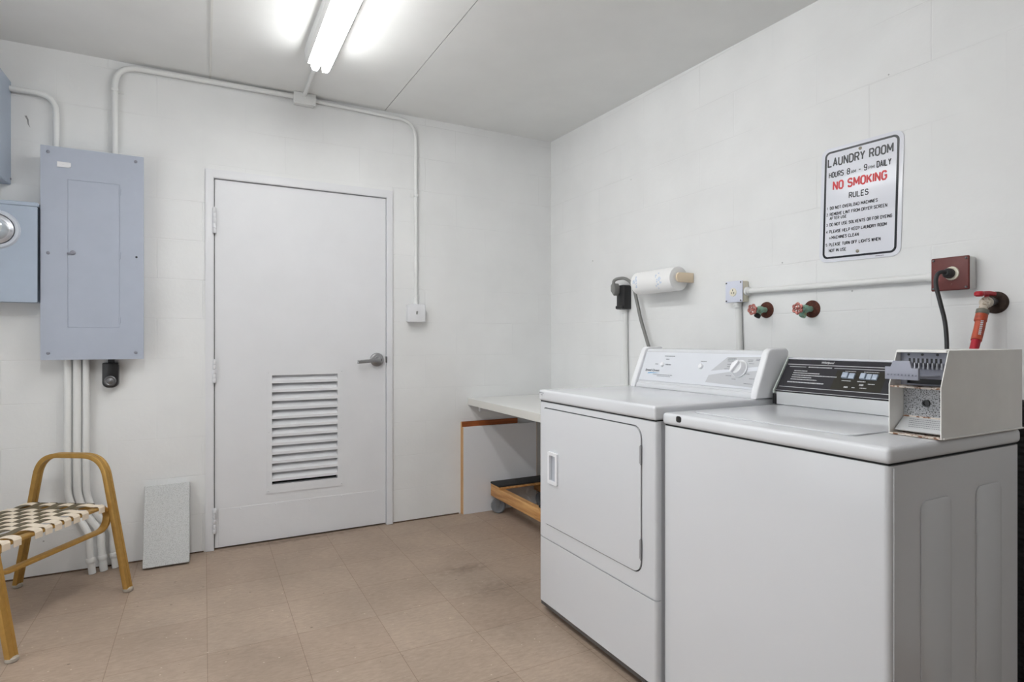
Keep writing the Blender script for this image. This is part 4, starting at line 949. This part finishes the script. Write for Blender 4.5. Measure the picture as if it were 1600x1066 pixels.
conduit('conduit', 'white conduit dropping from the ivory socket box to behind the dryer', [(-0.0145, -1.636, 1.2905), (-0.0145, -1.645, 1.08), (-0.0145, -1.650, 0.86)], 0.0135, boots=[((-0.020, -1.636, 1.2905), (0, 0, -1), 0.022)])
conduit('conduit', 'white horizontal conduit on right wall from ivory socket box to the red box', [(-0.020, -1.685, 1.339), (-0.016, -2.05, 1.334), (-0.020, -2.4425, 1.330)], 0.0125, boots=[((-0.020, -1.6845, 1.339), (0, -1, 0), 0.022), ((-0.020, -2.442, 1.330), (0, 1, 0), 0.02)])
t = wall_box('red_outlet_box', 'brick-red painted outlet box on the wall below the laundry sign', 'outlet', -2.552, -2.444, 1.280, 1.387, 0.042, M_redbox, M_conduit)
bm = NB(); lathe(bm, (-0.049, -2.504, 1.334), (-1, 0, 0), [(0, 0.022), (0.004, 0.021), (0.0045, 0.017), (0.003, 0.016), (0.003, 0)], 24); obj('socket', bm, M_offw, t)
t = thing('washer_power_cord', 'black power cord hanging from the red box down behind the washing machine', 'power cord', (-0.054, -2.50, 1.33))
bm = NB(); lathe(bm, (-0.053, -2.500, 1.334), (-1, 0, 0), [(0, 0.016), (0.012, 0.016), (0.022, 0.012), (0.026, 0.008)], 18); obj('plug', bm, M_cordk, t)
bm = NB(); tube(bm, catmull([(-0.075, -2.500, 1.336), (-0.092, -2.494, 1.337), (-0.104, -2.488, 1.325), (-0.106, -2.487, 1.295), (-0.10, -2.496, 1.24), (-0.095, -2.508, 1.17), (-0.10, -2.514, 1.08), (-0.12, -2.51, 0.98), (-0.16, -2.50, 0.90)], 8), 0.0062, 12); obj('cord', bm, M_cordk, t)

# ---- valves
def valve(yc, zc, label, rot, dark):
    t = thing('water_valve', label, 'valve', (0, yc, zc), 'wall valves with red wheels')
    bm = NB(); lathe(bm, (0, yc, zc), (-1, 0, 0), [(0, 0.035), (0.003, 0.035), (0.007, 0.029), (0.009, 0.018), (0.009, 0)], 28); obj('flange', bm, M_rust, t)
    bm = NB(); tube(bm, [(-0.008, yc, zc), (-0.052, yc+0.001, zc+0.001)], 0.0115, 14)
    lathe(bm, (-0.030, yc, zc), (-1, 0, 0), [(0, 0.013), (0.004, 0.0155), (0.018, 0.0165), (0.026, 0.013), (0.030, 0.010), (0.034, 0.012), (0.042, 0.012), (0.044, 0.009)], 12)
    tube(bm, [(-0.042, yc, zc-0.004), (-0.050, yc+0.004, zc-0.022)], 0.010, 12)
    obj('valve_body', bm, M_verd, t)
    bm = NB(); lathe(bm, (-0.049, yc+0.0035, zc-0.019), (-0.010, 0.005, -0.020), [(0, 0.0115), (0.003, 0.013), (0.013, 0.0135), (0.015, 0.0115), (0.0152, 0.007), (0.006, 0.006)], 16); obj('spout', bm, M_rubber if dark else M_verd, t)
    bm = NB(); c = Vector((-0.090, yc, zc)); tube(bm, [(-0.072, yc, zc), (-0.094, yc, zc)], 0.004, 10)
    n_ = 48; pts = []
    for k in range(n_):
        a = 2*PI*k/n_; rr = 0.0185+0.0026*math.cos(6*(a+rot)); pts.append(c+Vector((0, rr*math.cos(a), rr*math.sin(a))))
    tube(bm, pts, 0.0042, 8, closed=True)
    for k in range(6):
        a = -rot+k*PI/3; tube(bm, [c+Vector((-0.002, 0, 0)), c+Vector((0, 0.018*math.cos(a), 0.018*math.sin(a)))], 0.0024, 8)
    lathe(bm, c+Vector((0.004, 0, 0)), (-1, 0, 0), [(0, 0.007), (0.008, 0.0065), (0.010, 0.004), (0.0102, 0)], 14)
    obj('wheel_handle', bm, M_wheelred, t)
valve(-1.7755, 1.252, 'wall valve with worn red wheel, the one nearer the ivory socket box', 0.2, True)
valve(-1.989, 1.246, 'wall valve with worn red wheel, the one nearer the red outlet box', 0.5, False)
# ---- spigot and hose at the right
t = thing('water_spigot', 'wall spigot with bright red lever handle at the right edge, feeding a hose', 'spigot', (0, -2.601, 1.237))
bm = NB(); lathe(bm, (0, -2.601, 1.237), (-1, 0, 0), [(0, 0.034), (0.003, 0.034), (0.008, 0.029), (0.010, 0.016), (0.010, 0)], 28); obj('flange', bm, M_brust, t)
bm = NB(); tube(bm, [(-0.008, -2.601, 1.239), (-0.045, -2.600, 1.239)], 0.011, 14); lathe(bm, (-0.030, -2.601, 1.239), (-1, 0, 0), [(0, 0.0145), (0.012, 0.0145), (0.014, 0.011)], 6); obj('pipe_nut', bm, M_dsteel, t)
bm = NB(); lathe(bm, (-0.070, -2.600, 1.236), (1, 0, 0), [(0, 0.008), (0.003, 0.015), (0.012, 0.018), (0.022, 0.016), (0.026, 0.012)], 18); tube(bm, [(-0.062, -2.600, 1.238), (-0.074, -2.599, 1.214)], 0.0115, 14); obj('valve_body', bm, mat('worn_white_brass', (206, 196, 182), 0.5, dirt=((150, 134, 110), 0.42), nscale=130), t)
bm = NB(); tube(bm, [(-0.054, -2.600, 1.246), (-0.054, -2.600, 1.262)], 0.006, 10)
sweep(bm, catmull([(-0.030, -2.604, 1.262), (-0.055, -2.600, 1.264), (-0.085, -2.597, 1.262), (-0.094, -2.596, 1.260)], 4), rrect(-0.012, 0.012, -0.006, 0.006, 0.004, 3), up=(0, 0, 1)); lathe(bm, (-0.090, -2.5965, 1.2525), (0, 0, 1), [(0, 0.008), (0.004, 0.013), (0.012, 0.013), (0.016, 0.009)], 14); obj('lever_handle', bm, M_red, t)
t = thing('water_hose', 'orange-red water hose hanging from the spigot down behind the coin box', 'hose', (-0.076, -2.599, 1.21))
hp = catmull([(-0.074, -2.599, 1.2135), (-0.082, -2.598, 1.19), (-0.092, -2.598, 1.16), (-0.112, -2.598, 1.12), (-0.135, -2.600, 1.08), (-0.155, -2.604, 1.03), (-0.17, -2.61, 0.95), (-0.17, -2.62, 0.86)], 6)
d_ = hp[2]-hp[0]
bm = NB(); lathe(bm, hp[0], d_, [(0, 0.0125), (0.001, 0.0165), (0.012, 0.0168), (0.014, 0.015), (0.020, 0.015), (0.021, 0.013)], 20); obj('coupling', bm, mat('grey_coupling', (112, 110, 100), 0.6), t)
bm = NB(); tube(bm, hp[3:19], 0.0138, 16); lathe(bm, hp[4], d_, [(0, 0.0155), (0.022, 0.0160), (0.024, 0.0145)], 18); ho = obj('hose_sleeve', bm, M_hose, t)
bm = NB(); tube(bm, hp[18:], 0.0118, 16); obj('hose', bm, M_hosered, t)
bm = NB()
for k in range(9):
    q = hp[7]+(hp[16]-hp[7])*(k/9.0); n2_ = Vector((-0.76, -0.62, 0)).normalized(); uu = Vector((0.62, -0.76, 0)).normalized(); q = q+n2_*0.0146
    bm.faces.new([bm.verts.new(q+uu*a_*0.0035+ZZ*b_*0.0022) for a_, b_ in ((-1, -1), (1, -1), (1, 1), (-1, 1))])
obj('white_print', bm, M_wprint, ho, smooth=False, label='small white printed marks')
# dark drain hose seen beyond the washer
t = thing('drain_hose', 'black drain hose standing behind the washing machine at the right edge', 'hose', (-0.17, -2.745, 0))
bm = NB(); pts = [(-0.17, -2.745, 0.001+0.0165*k) for k in range(58)]
rings = []
prof_ = []
for k in range(58): prof_ += [(0.0165*k, 0.030), (0.0165*k+0.008, 0.034)]
prof_.append((0.955, 0.030)); lathe(bm, (-0.17, -2.745, 0.001), (0, 0, 1), prof_, 18); obj('hose', bm, M_rubber, t)

# ---- LAUNDRY ROOM sign
ts = thing('laundry_sign', 'white metal laundry room rules sign with black border on right wall', 'sign', (0, -2.179, 1.642))
SW, SH = 0.305, 0.441
tilt = math.radians(1.6)
U = Vector((0, -math.cos(tilt), -math.sin(tilt))); V = Vector((0, -math.sin(tilt), math.cos(tilt))); Nn = Vector((-1, 0, 0))
C0 = Vector((0, -2.179, 1.642)); O = C0-U*SW/2-V*SH/2
bm = NB(); slab(bm, O, U, V, Nn, rrect(0, SW, 0, SH, 0.030, 8), 0.001, 0.0032, bev=0.0006); obj('plate', bm, M_signw, ts)
bm = NB()
def ring_face(bm, O_, outer, inner, mi=0):
    n = len(outer); A = [bm.verts.new(O_+U*a+V*b) for a, b in outer]; B = [bm.verts.new(O_+U*a+V*b) for a, b in inner]
    for i in range(n): bm.faces.new([A[i], A[(i+1) % n], B[(i+1) % n], B[i]]).material_index = mi
OB = O+Nn*0.0036
ring_face(bm, OB, rrect(0.014, SW-0.014, 0.013, SH-0.013, 0.021, 8), rrect(0.0222, SW-0.0222, 0.0205, SH-0.0205, 0.0145, 8)); obj('border', bm, M_signk, ts, smooth=False)
def uy(y): return (-y-(2.179-SW/2))
bk, rd = 'k', 'r'
rows = [('LAUNDRY ROOM', -2.052, -2.298, 0.128, 0.078, bk, 0.03), ('HOURS', -2.058, -2.118, 0.237, 0.052, bk, 0.02), ('8', -2.130, -2.143, 0.237, 0.054, bk, 0.02), ('AM', -2.146, -2.165, 0.247, 0.028, bk, 0.02),
        ('-', -2.174, -2.184, 0.240, 0.040, bk, 0.02), ('9', -2.194, -2.207, 0.236, 0.054, bk, 0.02), ('PM', -2.211, -2.233, 0.246, 0.028, bk, 0.02), ('DAILY', -2.240, -2.292, 0.235, 0.056, bk, 0.02),
        ('NO SMOKING', -2.075, -2.279, 0.336, 0.080, rd, 0.03), ('RULES', -2.140, -2.214, 0.443, 0.052, bk, 0.025),
        ('1.', -2.053, -2.060, 0.527, 0.024, bk, 0.01), ('DO NOT OVERLOAD MACHINES', -2.066, -2.248, 0.527, 0.029, bk, 0.015),
        ('2.', -2.053, -2.061, 0.581, 0.026, bk, 0.01), ('REMOVE LINT FROM DRYER SCREEN', -2.066, -2.282, 0.581, 0.029, bk, 0.015), ('AFTER USE', -2.066, -2.134, 0.617, 0.027, bk, 0.015),
        ('3.', -2.053, -2.061, 0.672, 0.026, bk, 0.01), ('DO NOT USE SOLVENTS OR FOR DYEING', -2.066, -2.300, 0.672, 0.029, bk, 0.015),
        ('4.', -2.053, -2.061, 0.733, 0.026, bk, 0.01), ('PLEASE HELP KEEP LAUNDRY ROOM', -2.066, -2.282, 0.733, 0.029, bk, 0.015), ('&', -2.067, -2.073, 0.789, 0.016, bk, 0.01), ('MACHINES CLEAN', -2.076, -2.182, 0.786, 0.029, bk, 0.015),
        ('5.', -2.053, -2.061, 0.847, 0.026, bk, 0.01), ('PLEASE TURN OFF LIGHTS WHEN', -2.066, -2.262, 0.847, 0.029, bk, 0.015), ('NOT IN USE', -2.066, -2.136, 0.899, 0.028, bk, 0.015)]
for s, ya, yb_, vc, h, b_, bo in rows:
    v = SH*(1-vc); red = b_ is rd
    obj('lettering', sign_text(NB(), s, OB, U, V, uy(ya), uy(yb_), v-SH*h/2, v+SH*h/2, {'LAUNDRY ROOM': 0.155, 'NO SMOKING': 0.18, 'HOURS': 0.15, 'DAILY': 0.15, 'RULES': 0.15, '8': 0.15, '9': 0.15}.get(s, 0.165)), M_signr if red else M_signk, ts, smooth=False, label='red NO SMOKING line' if red else None)
k = uy(-2.245)
bk = NB()
while k < uy(-2.275): quad(bk, OB, U, V, k, k+0.0022, 0.006, 0.0078); k += 0.003
obj('fine_print', bk, M_signk, ts, smooth=False)
for v in (SH*(1-0.066), SH*(1-0.928)): obj('mounting_screw', lathe(NB(), O+U*(SW/2)+V*v+Nn*0.0034, Nn, [(0, 0.0062), (0.002, 0.0058), (0.0035, 0.003), (0.0036, 0)], 14), mat('tarnished_brass', (140, 134, 120), 0.45, metal=0.5), ts)
